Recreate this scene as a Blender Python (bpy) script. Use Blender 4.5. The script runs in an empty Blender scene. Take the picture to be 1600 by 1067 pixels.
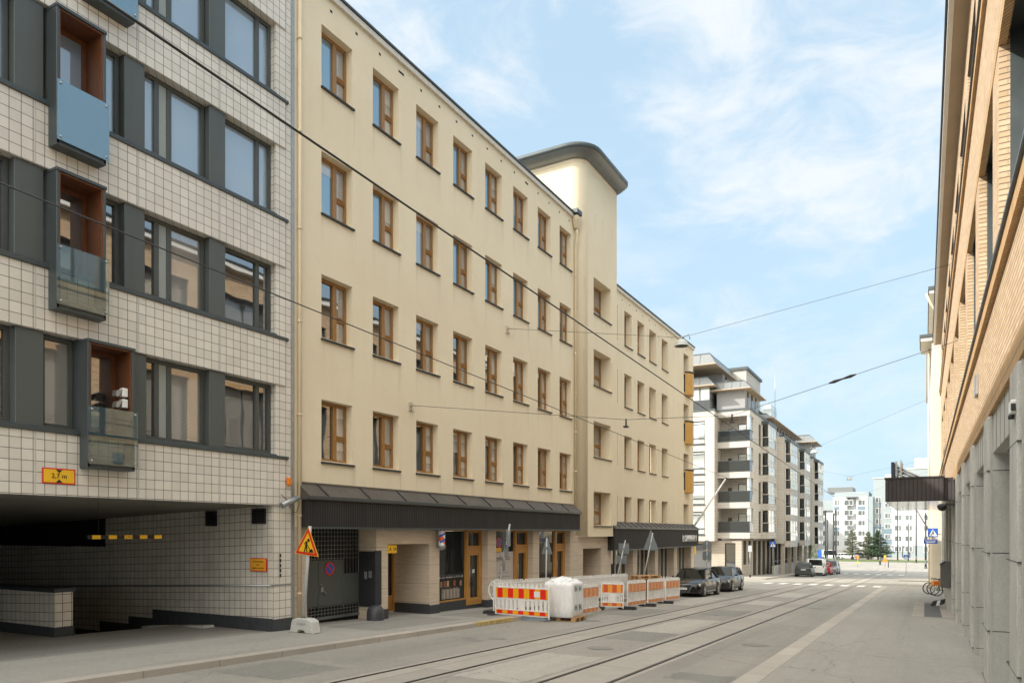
import bpy, bmesh, math, random
from mathutils import Vector, Matrix
random.seed(7)
R = math.radians
SC = bpy.context.scene

# ------------------------------------------------------------------ camera
cam_data = bpy.data.cameras.new("camera")
cam = bpy.data.objects.new("camera", cam_data)
SC.collection.objects.link(cam)
SC.camera = cam
YAW = math.atan(645.0/1140.0)
cam.location = (0.0, 0.0, 2.17)
cam.rotation_euler = (R(90), 0, YAW)
cam_data.sensor_width = 36.0
cam_data.lens = 36.0*1140.0/1600.0
cam_data.shift_y = 299.5/1600.0
cam_data.clip_start = 0.05
cam_data.clip_end = 6000.0

# ------------------------------------------------------------------ sun and sky
SUN_DIR = Vector((-0.600, -0.585, 0.546)).normalized()
sun_data = bpy.data.lights.new("sun", 'SUN')
sun_data.energy = 2.15
sun_data.angle = R(0.5)
sun_data.color = (1.0, 0.94, 0.86)
sun = bpy.data.objects.new("sun", sun_data)
SC.collection.objects.link(sun)
sun.rotation_euler = SUN_DIR.to_track_quat('Z', 'Y').to_euler()
sun.location = (-40, -40, 60)

world = bpy.data.worlds.new("World")
SC.world = world
world.use_nodes = True
wt = world.node_tree
wt.nodes.clear()
def wn(t, **kw):
    n = wt.nodes.new(t)
    for k, v in kw.items(): setattr(n, k, v)
    return n
w_out = wn('ShaderNodeOutputWorld'); w_bg = wn('ShaderNodeBackground')
sky = wn('ShaderNodeTexSky', sky_type='NISHITA')
sky.sun_disc = False
sky.sun_elevation = math.asin(SUN_DIR.z)
sky.sun_rotation = math.atan2(SUN_DIR.x, SUN_DIR.y)
sky.altitude = 20; sky.air_density = 1.0; sky.dust_density = 1.4; sky.ozone_density = 1.6
w_tc = wn('ShaderNodeTexCoord')
w_map = wn('ShaderNodeMapping'); w_map.inputs['Scale'].default_value = (1.0, 1.0, 2.2); w_map.inputs['Location'].default_value = (0.35, 0.2, 0.1)
w_n1 = wn('ShaderNodeTexNoise'); w_n1.inputs['Scale'].default_value = 3.1; w_n1.inputs['Detail'].default_value = 9; w_n1.inputs['Roughness'].default_value = 0.62; w_n1.inputs['Distortion'].default_value = 0.4
w_n2 = wn('ShaderNodeTexNoise'); w_n2.inputs['Scale'].default_value = 1.2; w_n2.inputs['Detail'].default_value = 3
w_add = wn('ShaderNodeMath', operation='MULTIPLY_ADD'); w_add.inputs[1].default_value = 0.55
w_r = wn('ShaderNodeValToRGB')
w_r.color_ramp.elements[0].position = 0.80; w_r.color_ramp.elements[0].color = (0.0, 0, 0, 1)
w_r.color_ramp.elements[1].position = 1.16; w_r.color_ramp.elements[1].color = (.62, .62, .62, 1)
# added bright fill light in the unseen sky towards the sun and overhead
w_dot = wn('ShaderNodeVectorMath', operation='DOT_PRODUCT'); w_dot.inputs[1].default_value = (-0.30, -0.55, 0.78)
w_mr = wn('ShaderNodeMapRange'); w_mr.inputs[1].default_value = 0.30; w_mr.inputs[2].default_value = 0.85; w_mr.inputs[3].default_value = 0.0; w_mr.inputs[4].default_value = 1.0
w_mx = wn('ShaderNodeMath', operation='ADD', use_clamp=True)
w_mix = wn('ShaderNodeMixRGB'); w_mix.inputs[2].default_value = (11.2, 10.8, 9.9, 1)
w_tint = wn('ShaderNodeMixRGB', blend_type='MULTIPLY'); w_tint.inputs[0].default_value = 1.0; w_tint.inputs[2].default_value = (1.0, 1.06, 1.0, 1)
L = wt.links.new
L(w_tc.outputs['Generated'], w_map.inputs[0]); L(w_map.outputs[0], w_n1.inputs['Vector']); L(w_map.outputs[0], w_n2.inputs['Vector'])
L(w_n2.outputs['Fac'], w_add.inputs[0]); L(w_n1.outputs['Fac'], w_add.inputs[2]); L(w_add.outputs[0], w_r.inputs[0])
L(w_tc.outputs['Generated'], w_dot.inputs[0]); L(w_dot.outputs['Value'], w_mr.inputs[0])
w_cl = wn('ShaderNodeMixRGB'); w_cl.inputs[2].default_value = (2.95, 3.08, 3.18, 1); 
# two or three patches of fleecy cloud
w_n3 = wn('ShaderNodeTexNoise'); w_n3.inputs['Scale'].default_value = 7.5; w_n3.inputs['Detail'].default_value = 10; w_n3.inputs['Roughness'].default_value = 0.6; w_n3.inputs['Distortion'].default_value = 0.5
L(w_map.outputs[0], w_n3.inputs['Vector'])
prev = None
for d, lo, hi, k in (((-0.09, 0.85, 0.52), .95, .998, 1.08), ((-0.13, 0.87, 0.47), .96, .998, .8), ((-0.50, 0.66, 0.565), .965, .998, .8), ((-0.22, 0.90, 0.34), .975, .999, .7), ((-0.30, 0.88, 0.35), .98, .999, .6)):
    dv = Vector(d).normalized()
    a_ = wn('ShaderNodeVectorMath', operation='DOT_PRODUCT'); a_.inputs[1].default_value = dv; L(w_tc.outputs['Generated'], a_.inputs[0])
    b_ = wn('ShaderNodeMapRange', interpolation_type='SMOOTHSTEP'); b_.inputs[1].default_value = lo; b_.inputs[2].default_value = hi; b_.inputs[3].default_value = 0; b_.inputs[4].default_value = k; L(a_.outputs['Value'], b_.inputs[0])
    if prev is None: prev = b_.outputs[0]
    else:
        c_ = wn('ShaderNodeMath', operation='MAXIMUM'); L(prev, c_.inputs[0]); L(b_.outputs[0], c_.inputs[1]); prev = c_.outputs[0]
w_p1 = wn('ShaderNodeMath', operation='MULTIPLY_ADD'); w_p1.inputs[1].default_value = 0.42; L(prev, w_p1.inputs[0]); L(w_n3.outputs['Fac'], w_p1.inputs[2])
w_p2 = wn('ShaderNodeMapRange', interpolation_type='SMOOTHSTEP'); w_p2.inputs[1].default_value = 0.74; w_p2.inputs[2].default_value = 1.12; w_p2.inputs[3].default_value = 0; w_p2.inputs[4].default_value = .9; L(w_p1.outputs[0], w_p2.inputs[0])
w_p3 = wn('ShaderNodeMath', operation='MAXIMUM'); L(w_p2.outputs[0], w_p3.inputs[0]); L(w_r.outputs[0], w_p3.inputs[1]); L(w_p3.outputs[0], w_cl.inputs[0])
# thin high veil over the whole sky, thicker towards the horizon
w_sep = wn('ShaderNodeSeparateXYZ'); L(w_tc.outputs['Generated'], w_sep.inputs[0])
w_hz = wn('ShaderNodeMapRange'); w_hz.inputs[1].default_value = 0.0; w_hz.inputs[2].default_value = 0.55; w_hz.inputs[3].default_value = 0.93; w_hz.inputs[4].default_value = 0.76
L(w_sep.outputs[2], w_hz.inputs[0])
w_veil = wn('ShaderNodeMixRGB'); w_veil.inputs[2].default_value = (1.86, 2.48, 2.95, 1)
L(sky.outputs[0], w_tint.inputs[1]); L(w_tint.outputs[0], w_veil.inputs[1]); L(w_hz.outputs[0], w_veil.inputs[0]); L(w_veil.outputs[0], w_cl.inputs[1]); L(w_cl.outputs[0], w_mix.inputs[1]); L(w_mr.outputs[0], w_mix.inputs[0])
L(w_mix.outputs[0], w_bg.inputs[0]); w_bg.inputs[1].default_value = 0.125
L(w_bg.outputs[0], w_out.inputs[0])

SC.view_settings.view_transform = 'Standard'
SC.view_settings.look = 'None'
SC.view_settings.exposure = 1.38
SC.view_settings.gamma = 1.0
SC.cycles.max_bounces = 7
SC.cycles.diffuse_bounces = 4
SC.cycles.glossy_bounces = 4
SC.cycles.transparent_max_bounces = 8

# ------------------------------------------------------------------ helpers
class M:
    """collects faces of one mesh"""
    def __init__(self): self.v = []; self.f = []; self.s = []
    def poly(self, pts, smooth=False):
        n = len(self.v); self.v += [tuple(p) for p in pts]; self.f.append(tuple(range(n, n+len(pts)))); self.s.append(smooth); return self
    def mesh(self, vs, fs, smooth=False):
        n = len(self.v); self.v += [tuple(p) for p in vs]
        for f in fs: self.f.append(tuple(i+n for i in f)); self.s.append(smooth)
        return self
    def box(self, x0, x1, y0, y1, z0, z1):
        if x0 > x1: x0, x1 = x1, x0
        if y0 > y1: y0, y1 = y1, y0
        if z0 > z1: z0, z1 = z1, z0
        return self.mesh([(x0,y0,z0),(x1,y0,z0),(x1,y1,z0),(x0,y1,z0),(x0,y0,z1),(x1,y0,z1),(x1,y1,z1),(x0,y1,z1)],
            [(0,3,2,1),(4,5,6,7),(0,1,5,4),(1,2,6,5),(2,3,7,6),(3,0,4,7)])
    def hexa(self, b, t):
        return self.mesh(list(b)+list(t), [(0,3,2,1),(4,5,6,7),(0,1,5,4),(1,2,6,5),(2,3,7,6),(3,0,4,7)])
    def prism(self, pts, d):
        """extrude a flat 3-D polygon by vector d"""
        n = len(pts); d = Vector(d)
        a = [Vector(p) for p in pts]; b = [p+d for p in a]
        return self.mesh(a+b, [tuple(reversed(range(n))), tuple(range(n, 2*n))]+[(i,(i+1)%n,n+(i+1)%n,n+i) for i in range(n)])
    def tube(self, path, r, n=8, cap=True, smooth=True):
        path = [Vector(p) for p in path]; k = len(path)
        rr = r if isinstance(r, (list, tuple)) else [r]*k
        vs = []; up = None
        for i, p in enumerate(path):
            t = (path[min(i+1,k-1)]-path[max(i-1,0)]).normalized()
            if up is None:
                up = Vector((0,0,1)) if abs(t.z) < .9 else Vector((1,0,0))
            a = t.cross(up).normalized(); b = a.cross(t).normalized(); up = b
            for j in range(n):
                q = 2*math.pi*j/n
                vs.append(p+(a*math.cos(q)+b*math.sin(q))*rr[i])
        fs = [(i*n+j, i*n+(j+1)%n, (i+1)*n+(j+1)%n, (i+1)*n+j) for i in range(k-1) for j in range(n)]
        self.mesh(vs, fs, smooth)
        if cap:
            self.poly(vs[:n][::-1]); self.poly(vs[-n:])
        return self
    def lathe(self, prof, c, n=16, axis='z', smooth=True):
        """prof: (radius, height) pairs"""
        vs = []
        for r, h in prof:
            for j in range(n):
                q = 2*math.pi*j/n; a, b = r*math.cos(q), r*math.sin(q)
                if axis == 'z': vs.append((c[0]+a, c[1]+b, c[2]+h))
                elif axis == 'x': vs.append((c[0]+h, c[1]+a, c[2]+b))
                else: vs.append((c[0]+a, c[1]+h, c[2]+b))
        k = len(prof)
        self.mesh(vs, [(i*n+j, i*n+(j+1)%n, (i+1)*n+(j+1)%n, (i+1)*n+j) for i in range(k-1) for j in range(n)], smooth)
        return self
    def wall(self, axis, c, u0, u1, z0, z1, holes, depth=.2, sgn=1, reveal=True):
        """flat wall with rectangular holes; sgn: outward direction along the axis"""
        us = sorted({u0, u1} | {min(max(h[i], u0), u1) for h in holes for i in (0, 1)})
        zs = sorted({z0, z1} | {min(max(h[i], z0), z1) for h in holes for i in (2, 3)})
        P = (lambda u, z, d=0: (c-sgn*d, u, z)) if axis == 'x' else (lambda u, z, d=0: (u, c-sgn*d, z))
        for i in range(len(us)-1):
            for j in range(len(zs)-1):
                um, zm = (us[i]+us[i+1])/2, (zs[j]+zs[j+1])/2
                if any(h[0] < um < h[1] and h[2] < zm < h[3] for h in holes): continue
                self.poly([P(us[i],zs[j]), P(us[i+1],zs[j]), P(us[i+1],zs[j+1]), P(us[i],zs[j+1])])
        if reveal:
            for h in holes:
                d = h[4] if len(h) > 4 else depth
                a, b, e, g = h[:4]
                self.poly([P(a,e),P(a,e,d),P(a,g,d),P(a,g)]); self.poly([P(b,e),P(b,g),P(b,g,d),P(b,e,d)])
                self.poly([P(a,g),P(a,g,d),P(b,g,d),P(b,g)]); self.poly([P(a,e),P(b,e),P(b,e,d),P(a,e,d)])
        return self
    def frame(self, axis, c0, c1, a, b, z0, z1, t, tz=None):
        """rectangular frame, c0..c1 its thickness along the axis"""
        tz = tz or t
        B = (lambda u0,u1,p,q: self.box(c0,c1,u0,u1,p,q)) if axis == 'x' else (lambda u0,u1,p,q: self.box(u0,u1,c0,c1,p,q))
        B(a,a+t,z0,z1); B(b-t,b,z0,z1); B(a+t,b-t,z0,z0+tz); B(a+t,b-t,z1-tz,z1)
        return self
    def build(self, name, mat, parent=None, world=True, bevel=0, seg=1):
        me = bpy.data.meshes.new(name)
        off = Vector((0,0,0))
        if parent is not None and world:
            p = parent
            while p is not None: off += p.location; p = p.parent
        me.from_pydata([Vector(v)-off for v in self.v], [], self.f)
        me.polygons.foreach_set('use_smooth', self.s)
        bm = bmesh.new(); bm.from_mesh(me)
        bmesh.ops.remove_doubles(bm, verts=bm.verts, dist=1e-5)
        bmesh.ops.recalc_face_normals(bm, faces=bm.faces)
        if bevel:
            bmesh.ops.bevel(bm, geom=[e for e in bm.edges if len(e.link_faces) == 2 and e.calc_face_angle(0) > .5], offset=bevel, segments=seg, affect='EDGES', clamp_overlap=True)
        bm.to_mesh(me); bm.free()
        me.materials.append(mat)
        o = bpy.data.objects.new(name, me)
        SC.collection.objects.link(o)
        o.parent = parent
        return o

def tag(o, label=None, cat=None, group=None, kind=None):
    if label: o['label'] = label
    if cat: o['category'] = cat
    if group: o['group'] = group
    if kind: o['kind'] = kind
    return o
def thing(name, label, cat, loc=(0,0,0), rz=0, group=None):
    o = bpy.data.objects.new(name, None); SC.collection.objects.link(o)
    o.empty_display_size = .3
    o.location = loc; o.rotation_euler = (0,0,rz)
    return tag(o, label, cat, group)
def copy_tree(o, parent=None):
    c = o.copy(); SC.collection.objects.link(c); c.parent = parent
    for ch in list(o.children): copy_tree(ch, c)
    return c
def boxes(name, mat, parent, lst, bevel=0):
    return [M().box(*b).build(name, mat, parent, bevel=bevel) for b in lst]
def text_mesh(name, body, size, mat, parent, loc, rot, extrude=.004, align='CENTER', shear=0, space=1.0):
    cu = bpy.data.curves.new(name, 'FONT'); cu.body = body; cu.size = size; cu.align_x = align; cu.align_y = 'CENTER'
    cu.extrude = extrude; cu.shear = shear; cu.space_character = space; cu.resolution_u = 2
    t = bpy.data.objects.new(name, cu); SC.collection.objects.link(t)
    dg = bpy.context.evaluated_depsgraph_get()
    me = bpy.data.meshes.new_from_object(t.evaluated_get(dg))
    bpy.data.objects.remove(t)
    o = bpy.data.objects.new(name, me); SC.collection.objects.link(o)
    me.materials.clear(); me.materials.append(mat)
    o.parent = parent; o.location = loc; o.rotation_euler = rot
    return o
FACE_X = (R(90), 0, R(90))      # writing that faces +X
FACE_MY = (R(90), 0, 0)         # writing that faces -Y

def zr(s):
    """height of the street along its length"""
    if s < 140: return -.03*s
    u = min(s-140, 25)
    return -4.2-.03*(u-u*u/50)

# ------------------------------------------------------------------ materials
def new_mat(name):
    m = bpy.data.materials.new(name); m.use_nodes = True
    nt = m.node_tree; b = nt.nodes['Principled BSDF']
    return m, nt, b
def N(nt, t, ins=None, **kw):
    n = nt.nodes.new(t)
    for k, v in kw.items(): setattr(n, k, v)
    for k, v in (ins or {}).items(): n.inputs[k].default_value = v
    return n
def lk(nt, a, b): nt.links.new(a, b)
def noise(nt, scale, detail=5, rough=.6, vec=None):
    n = N(nt, 'ShaderNodeTexNoise', {'Scale': scale, 'Detail': detail, 'Roughness': rough})
    if vec is not None: lk(nt, vec, n.inputs['Vector'])
    return n.outputs['Fac']
def math_(nt, op, a, b=None, clamp=False):
    n = N(nt, 'ShaderNodeMath', operation=op, use_clamp=clamp)
    for i, x in enumerate((a, b)):
        if x is None: continue
        if isinstance(x, (int, float)): n.inputs[i].default_value = x
        else: lk(nt, x, n.inputs[i])
    return n.outputs[0]
def mixc(nt, fac, a, b, mode='MIX'):
    n = N(nt, 'ShaderNodeMixRGB', blend_type=mode)
    for i, x in enumerate((fac, a, b)):
        if isinstance(x, (int, float)): n.inputs[i].default_value = x
        elif isinstance(x, tuple): n.inputs[i].default_value = (*x, 1) if len(x) == 3 else x
        else: lk(nt, x, n.inputs[i])
    return n.outputs[0]
def rng(nt, x, a, b, c=0.0, d=1.0):
    n = N(nt, 'ShaderNodeMapRange', {1: a, 2: b, 3: c, 4: d}); lk(nt, x, n.inputs[0]); return n.outputs[0]
def pos(nt): return N(nt, 'ShaderNodeNewGeometry').outputs['Position']
def bump(nt, b, h, strength=.3, dist=.01):
    n = N(nt, 'ShaderNodeBump', {'Strength': strength, 'Distance': dist}); lk(nt, h, n.inputs['Height']); lk(nt, n.outputs[0], b.inputs['Normal'])
def stretch(nt, vec, sc):
    n = N(nt, 'ShaderNodeMapping', {'Scale': sc}); lk(nt, vec, n.inputs[0]); return n.outputs[0]

def plain(name, col, rough=.6, metal=0.0, var=.18, scale=3.0, bmp=0.0, bscale=60, spec=None, coat=0, streak=0.0):
    m, nt, b = new_mat(name)
    p = pos(nt)
    f1 = noise(nt, scale, 6, .65, p)
    c = mixc(nt, rng(nt, f1, .3, .7), tuple(x*(1-var) for x in col), tuple(min(1, x*(1+var*.6)) for x in col))
    if streak:
        f2 = noise(nt, 1.0, 5, .6, stretch(nt, p, (5, 5, .35)))
        c = mixc(nt, rng(nt, f2, .52, .75, 0, streak), c, tuple(x*.45 for x in col))
    lk(nt, c, b.inputs['Base Color'])
    b.inputs['Metallic'].default_value = metal
    r = noise(nt, scale*4, 3, .5, p)
    lk(nt, rng(nt, r, .3, .7, max(.02, rough-.08), min(1, rough+.08)), b.inputs['Roughness'])
    if spec is not None: b.inputs['Specular IOR Level'].default_value = spec
    if coat: b.inputs['Coat Weight'].default_value = coat; b.inputs['Coat Roughness'].default_value = .05
    if bmp: bump(nt, b, noise(nt, bscale, 4, .6, p), bmp)
    return m

def grid_mat(name, w, h, off_u, off_v, c1, c2, mortar, msize, offset=0.0, rough=.5, bmp=.5, slope=0.0, dirt=.25, contrast=.5, bed=None):
    """bricks or tiles on upright walls: u runs along the wall, v is height"""
    m, nt, b = new_mat(name)
    p = pos(nt)
    sep = N(nt, 'ShaderNodeSeparateXYZ'); lk(nt, p, sep.inputs[0])
    u = math_(nt, 'ADD', math_(nt, 'ADD', sep.outputs[0], sep.outputs[1]), off_u)
    v = math_(nt, 'ADD', sep.outputs[2], off_v)
    if slope: v = math_(nt, 'SUBTRACT', v, math_(nt, 'MULTIPLY', sep.outputs[0], slope))
    cb = N(nt, 'ShaderNodeCombineXYZ'); lk(nt, u, cb.inputs[0]); lk(nt, v, cb.inputs[1])
    br = N(nt, 'ShaderNodeTexBrick', {'Scale': 1.0, 'Brick Width': w, 'Row Height': h, 'Mortar Size': msize, 'Mortar Smooth': .15, 'Bias': 0.0,
        'Color1': (*c1, 1), 'Color2': (*c2, 1), 'Mortar': (*mortar, 1)}, offset=offset, squash=1.0)
    lk(nt, cb.outputs[0], br.inputs['Vector'])
    f = noise(nt, .9, 6, .65, stretch(nt, p, (1, 1, .6)))
    cc = br.outputs['Color']
    if bed:
        bj = math_(nt, 'FRACT', math_(nt, 'ADD', math_(nt, 'DIVIDE', v, h), 100.0))
        cc = mixc(nt, math_(nt, 'LESS_THAN', math_(nt, 'PINGPONG', bj, .5), .09), cc, bed)
    c = mixc(nt, rng(nt, f, .45, .75, 0, dirt), cc, (.23,.2,.16))
    g = noise(nt, 9.0, 4, .6, p)
    c = mixc(nt, rng(nt, g, .3, .7, 0, .18), c, (.85,.8,.72), 'MULTIPLY')
    lk(nt, c, b.inputs['Base Color'])
    lk(nt, rng(nt, g, .3, .7, rough-.12, rough+.12), b.inputs['Roughness'])
    hgt = math_(nt, 'ADD', math_(nt, 'MULTIPLY', br.outputs['Fac'], -1.0), math_(nt, 'MULTIPLY', noise(nt, 70, 3, .6, p), contrast*.4))
    bump(nt, b, hgt, bmp, .006)
    return m

def glass_mat(name, col, rough=.02, ior=1.9, wob=.02):
    m, nt, b = new_mat(name)
    p = pos(nt)
    b.inputs['Base Color'].default_value = (*col, 1)
    b.inputs['Roughness'].default_value = rough
    b.inputs['IOR'].default_value = ior
    bump(nt, b, noise(nt, 1.3, 1, .4, p), wob*4, .02)
    return m
def blind_glass(name, col, slat=.03, tint=None):
    """glass with a lowered blind close behind it"""
    m, nt, b = new_mat(name)
    p = pos(nt); sep = N(nt, 'ShaderNodeSeparateXYZ'); lk(nt, p, sep.inputs[0])
    w = math_(nt, 'FRACT', math_(nt, 'DIVIDE', sep.outputs[2], slat))
    c = mixc(nt, rng(nt, w, .55, .95), col, tuple(x*.55 for x in col))
    lk(nt, c, b.inputs['Base Color'])
    b.inputs['Roughness'].default_value = .45
    b.inputs['Coat Weight'].default_value = 1.0; b.inputs['Coat Roughness'].default_value = .015; b.inputs['Coat IOR'].default_value = 2.8
    if tint: b.inputs['Coat Tint'].default_value = (*tint, 1)
    return m
def clear_glass(name, tint, alpha=.25, sky_paint=.22):
    m, nt, b = new_mat(name)
    nt.nodes.remove(b)
    tr = N(nt, 'ShaderNodeBsdfTransparent', {'Color': (*tint, 1)}); gl = N(nt, 'ShaderNodeBsdfGlossy', {'Roughness': .02, 'Color': (.9,.95,1,1)})
    fr = N(nt, 'ShaderNodeFresnel', {'IOR': 1.7}); mx = N(nt, 'ShaderNodeMixShader')
    f = math_(nt, 'ADD', fr.outputs[0], alpha*.4, True)
    lk(nt, f, mx.inputs[0]); lk(nt, tr.outputs[0], mx.inputs[1]); lk(nt, gl.outputs[0], mx.inputs[2])
    df = N(nt, 'ShaderNodeBsdfDiffuse', {'Color': (.42,.74,.95,1)}); m2 = N(nt, 'ShaderNodeMixShader', {0: sky_paint}); lk(nt, mx.outputs[0], m2.inputs[1]); lk(nt, df.outputs[0], m2.inputs[2])  # blue diffuse share painted in for the bright sky reflection
    lk(nt, m2.outputs[0], nt.nodes['Material Output'].inputs[0])
    return m
def stripes(name, axis, pitch, c1, c2, rough=.35, skew=0.0, phase=0.0, fade=0.0, duty=.5):
    """alternating bands in the object's own coordinates"""
    m, nt, b = new_mat(name)
    tc = N(nt, 'ShaderNodeTexCoord'); sep = N(nt, 'ShaderNodeSeparateXYZ'); lk(nt, tc.outputs['Object'], sep.inputs[0])
    u = sep.outputs['xyz'.index(axis)]
    if skew: u = math_(nt, 'ADD', u, math_(nt, 'MULTIPLY', sep.outputs[2], skew))
    fr = math_(nt, 'FRACT', math_(nt, 'ADD', math_(nt, 'DIVIDE', u, pitch), phase+20.0))
    k = math_(nt, 'GREATER_THAN', fr, duty)
    c = mixc(nt, k, c1, c2)
    if fade:
        f = noise(nt, 9, 5, .6, tc.outputs['Object'])
        c = mixc(nt, rng(nt, f, .35, .8, 0, fade), c, (.6,.42,.28))
    lk(nt, c, b.inputs['Base Color']); b.inputs['Roughness'].default_value = rough
    return m

T = {}
T['tile'] = grid_mat('glazed_tile', .2, .2, -.17, -.088, (.74,.70,.625), (.65,.615,.55), (.10,.085,.07), .006, rough=.38, bmp=.4, dirt=.16)
T['tile_in'] = grid_mat('passage_tile', .2, .2, -.17, -.02, (.74,.70,.62), (.66,.62,.55), (.085,.07,.055), .007, rough=.4, bmp=.4, slope=.037, dirt=.4)
def stucco():
    m, nt, b = new_mat('cream_render')
    p = pos(nt)
    a = noise(nt, .35, 5, .6, p); s = noise(nt, 1.0, 6, .6, stretch(nt, p, (2.2, 2.2, .18))); g = noise(nt, 160, 3, .6, p)
    c = mixc(nt, rng(nt, a, .3, .7), (.745,.64,.46), (.79,.695,.51))
    c = mixc(nt, rng(nt, s, .5, .8, 0, .13), c, (.52,.44,.31))
    # rain stains running down from the ends of the sills
    sp = N(nt, 'ShaderNodeSeparateXYZ'); lk(nt, p, sp.inputs[0])
    u = math_(nt, 'MULTIPLY', math_(nt, 'FRACT', math_(nt, 'DIVIDE', math_(nt, 'SUBTRACT', sp.outputs[1], 14.53-2.097), 2.097)), 2.097)
    d1 = math_(nt, 'ABSOLUTE', math_(nt, 'SUBTRACT', u, 1.25)); d0 = math_(nt, 'ABSOLUTE', math_(nt, 'SUBTRACT', u, .0))
    dm = math_(nt, 'MINIMUM', d0, d1)
    wz = math_(nt, 'FRACT', math_(nt, 'DIVIDE', math_(nt, 'SUBTRACT', sp.outputs[2], 4.08), 3.36))
    st = math_(nt, 'MULTIPLY', rng(nt, dm, .0, .16, 1, 0), rng(nt, wz, .62, 1.0, 0, 1), True)
    st = math_(nt, 'MULTIPLY', st, rng(nt, noise(nt, 1.0, 4, .6, stretch(nt, p, (9, 9, .5))), .38, .7, 0, .55), True)
    c = mixc(nt, st, c, (.36,.29,.2))
    c = mixc(nt, rng(nt, noise(nt, 2.4, 7, .7, p), .56, .8, 0, .16), c, (.42,.34,.23))
    c = mixc(nt, rng(nt, g, .3, .7, 0, .12), c, (.5,.42,.3))
    lk(nt, c, b.inputs['Base Color']); b.inputs['Roughness'].default_value = .9
    bump(nt, b, g, .25, .004)
    return m
T['cream'] = stucco()
T['fascia'] = plain('pale_fascia', (.62,.58,.5), .6, var=.08)
T['steel'] = plain('dark_sheet_metal', (.07,.085,.088), .42, .3, var=.12, scale=1.2, streak=.25)
T['steel_d'] = plain('charcoal_metal', (.03,.033,.035), .5, .2, var=.2)
T['panel'] = plain('grey_green_panel', (.088,.1,.095), .5, .1, var=.07, scale=.8, streak=.12)
T['panel_l'] = plain('pale_grey_panel', (.30,.33,.31), .4, var=.06)
T['frame'] = plain('window_frame_grey', (.07,.078,.072), .45, var=.1)
T['roofgrey'] = plain('grey_roof_metal', (.2,.21,.21), .4, .5, var=.12, streak=.2)
T['seam'] = plain('seamed_brown_metal', (.115,.1,.085), .45, .35, var=.2, scale=1.5, streak=.35)
def corrugated(name, col, pitch):
    m, nt, b = new_mat(name)
    p = pos(nt); sep = N(nt, 'ShaderNodeSeparateXYZ'); lk(nt, p, sep.inputs[0])
    u = math_(nt, 'ADD', sep.outputs[0], sep.outputs[1])
    w = math_(nt, 'PINGPONG', math_(nt, 'DIVIDE', u, pitch), .5)
    f = noise(nt, 1.2, 5, .6, stretch(nt, p, (2, 2, .4)))
    c = mixc(nt, rng(nt, f, .3, .75), col, tuple(x*1.5 for x in col))
    c = mixc(nt, rng(nt, w, .05, .2, .6, 0), c, tuple(x*.4 for x in col))
    lk(nt, c, b.inputs['Base Color']); b.inputs['Roughness'].default_value = .7; b.inputs['Specular IOR Level'].default_value = .25
    bump(nt, b, w, .6, .02)
    return m
T['awning'] = corrugated('ribbed_awning_metal', (.026,.024,.023), .09)
T['canopy'] = corrugated('ribbed_canopy_metal', (.05,.044,.045), .14)
def wood(name, c1, c2, rough=.45):
    m, nt, b = new_mat(name)
    p = pos(nt)
    f = noise(nt, 6, 6, .6, stretch(nt, p, (9, 9, .7)))
    lk(nt, mixc(nt, rng(nt, f, .3, .7), c1, c2), b.inputs['Base Color']); b.inputs['Roughness'].default_value = rough
    return m
T['timber'] = wood('amber_timber', (.24,.115,.03), (.37,.19,.055))
T['oak'] = wood('oiled_oak', (.42,.2,.045), (.55,.28,.07))
T['redwood'] = wood('brown_boarding', (.10,.035,.015), (.2,.075,.03))
T['pallet'] = wood('raw_pine', (.38,.22,.1), (.5,.32,.16), .8)
T['ochre'] = plain('ochre_sheet', (.5,.27,.05), .45, var=.08)
def travertine():
    m, nt, b = new_mat('travertine')
    p = pos(nt)
    f = noise(nt, 1.0, 8, .7, stretch(nt, p, (1.5, 1.5, 26))); a = noise(nt, .8, 4, .6, p)
    sep = N(nt, 'ShaderNodeSeparateXYZ'); lk(nt, p, sep.inputs[0])
    j = math_(nt, 'PINGPONG', math_(nt, 'DIVIDE', math_(nt,'ADD',sep.outputs[2],.1), .62), .5)
    c = mixc(nt, rng(nt, f, .3, .7), (.50,.41,.31), (.68,.58,.46))
    c = mixc(nt, rng(nt, a, .5, .75, 0, .35), c, (.34,.27,.2))
    c = mixc(nt, math_(nt, 'LESS_THAN', j, .008), c, (.25,.2,.15))
    lk(nt, c, b.inputs['Base Color']); b.inputs['Roughness'].default_value = .55
    return m
T['trav'] = travertine()
T['plinth'] = plain('dark_granite_plinth', (.05,.055,.06), .45, var=.3, scale=8)
T['black'] = plain('black_void', (.008,.008,.008), .8, var=.1)
T['pane'] = glass_mat('window_glass', (.03,.034,.036), ior=3.4, wob=.03)
T['pane_sky'] = glass_mat('sky_painted_glass', (.15,.23,.29), ior=3.6, wob=.03); T['pane_sky'].node_tree.nodes['Principled BSDF'].inputs['Specular Tint'].default_value = (.72,.9,1,1)  # blue base colour paints in the reflected sky
T['pane_blue'] = blind_glass('glass_over_sky_painted_blind', (.24,.33,.42))  # blind toned blue in place of sky mirrored in the pane
T['pane_blind'] = blind_glass('glass_over_grey_blind', (.26,.25,.23))
T['pane_dark'] = glass_mat('dark_shop_glass', (.018,.02,.02), ior=1.7)
T['curtain'] = blind_glass('glass_over_curtain', (.42,.40,.36), .9)
T['railglass'] = clear_glass('sky_tinted_railing_glass', (.55,.76,.88), .3)
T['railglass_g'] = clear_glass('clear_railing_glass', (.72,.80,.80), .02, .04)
T['brick'] = grid_mat('yellow_brick', .285, .085, 0, 0, (.64,.475,.31), (.50,.355,.21), (.44,.33,.22), .009, offset=.5, rough=.8, bmp=.6, dirt=.12, bed=(.17,.12,.085))
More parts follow.
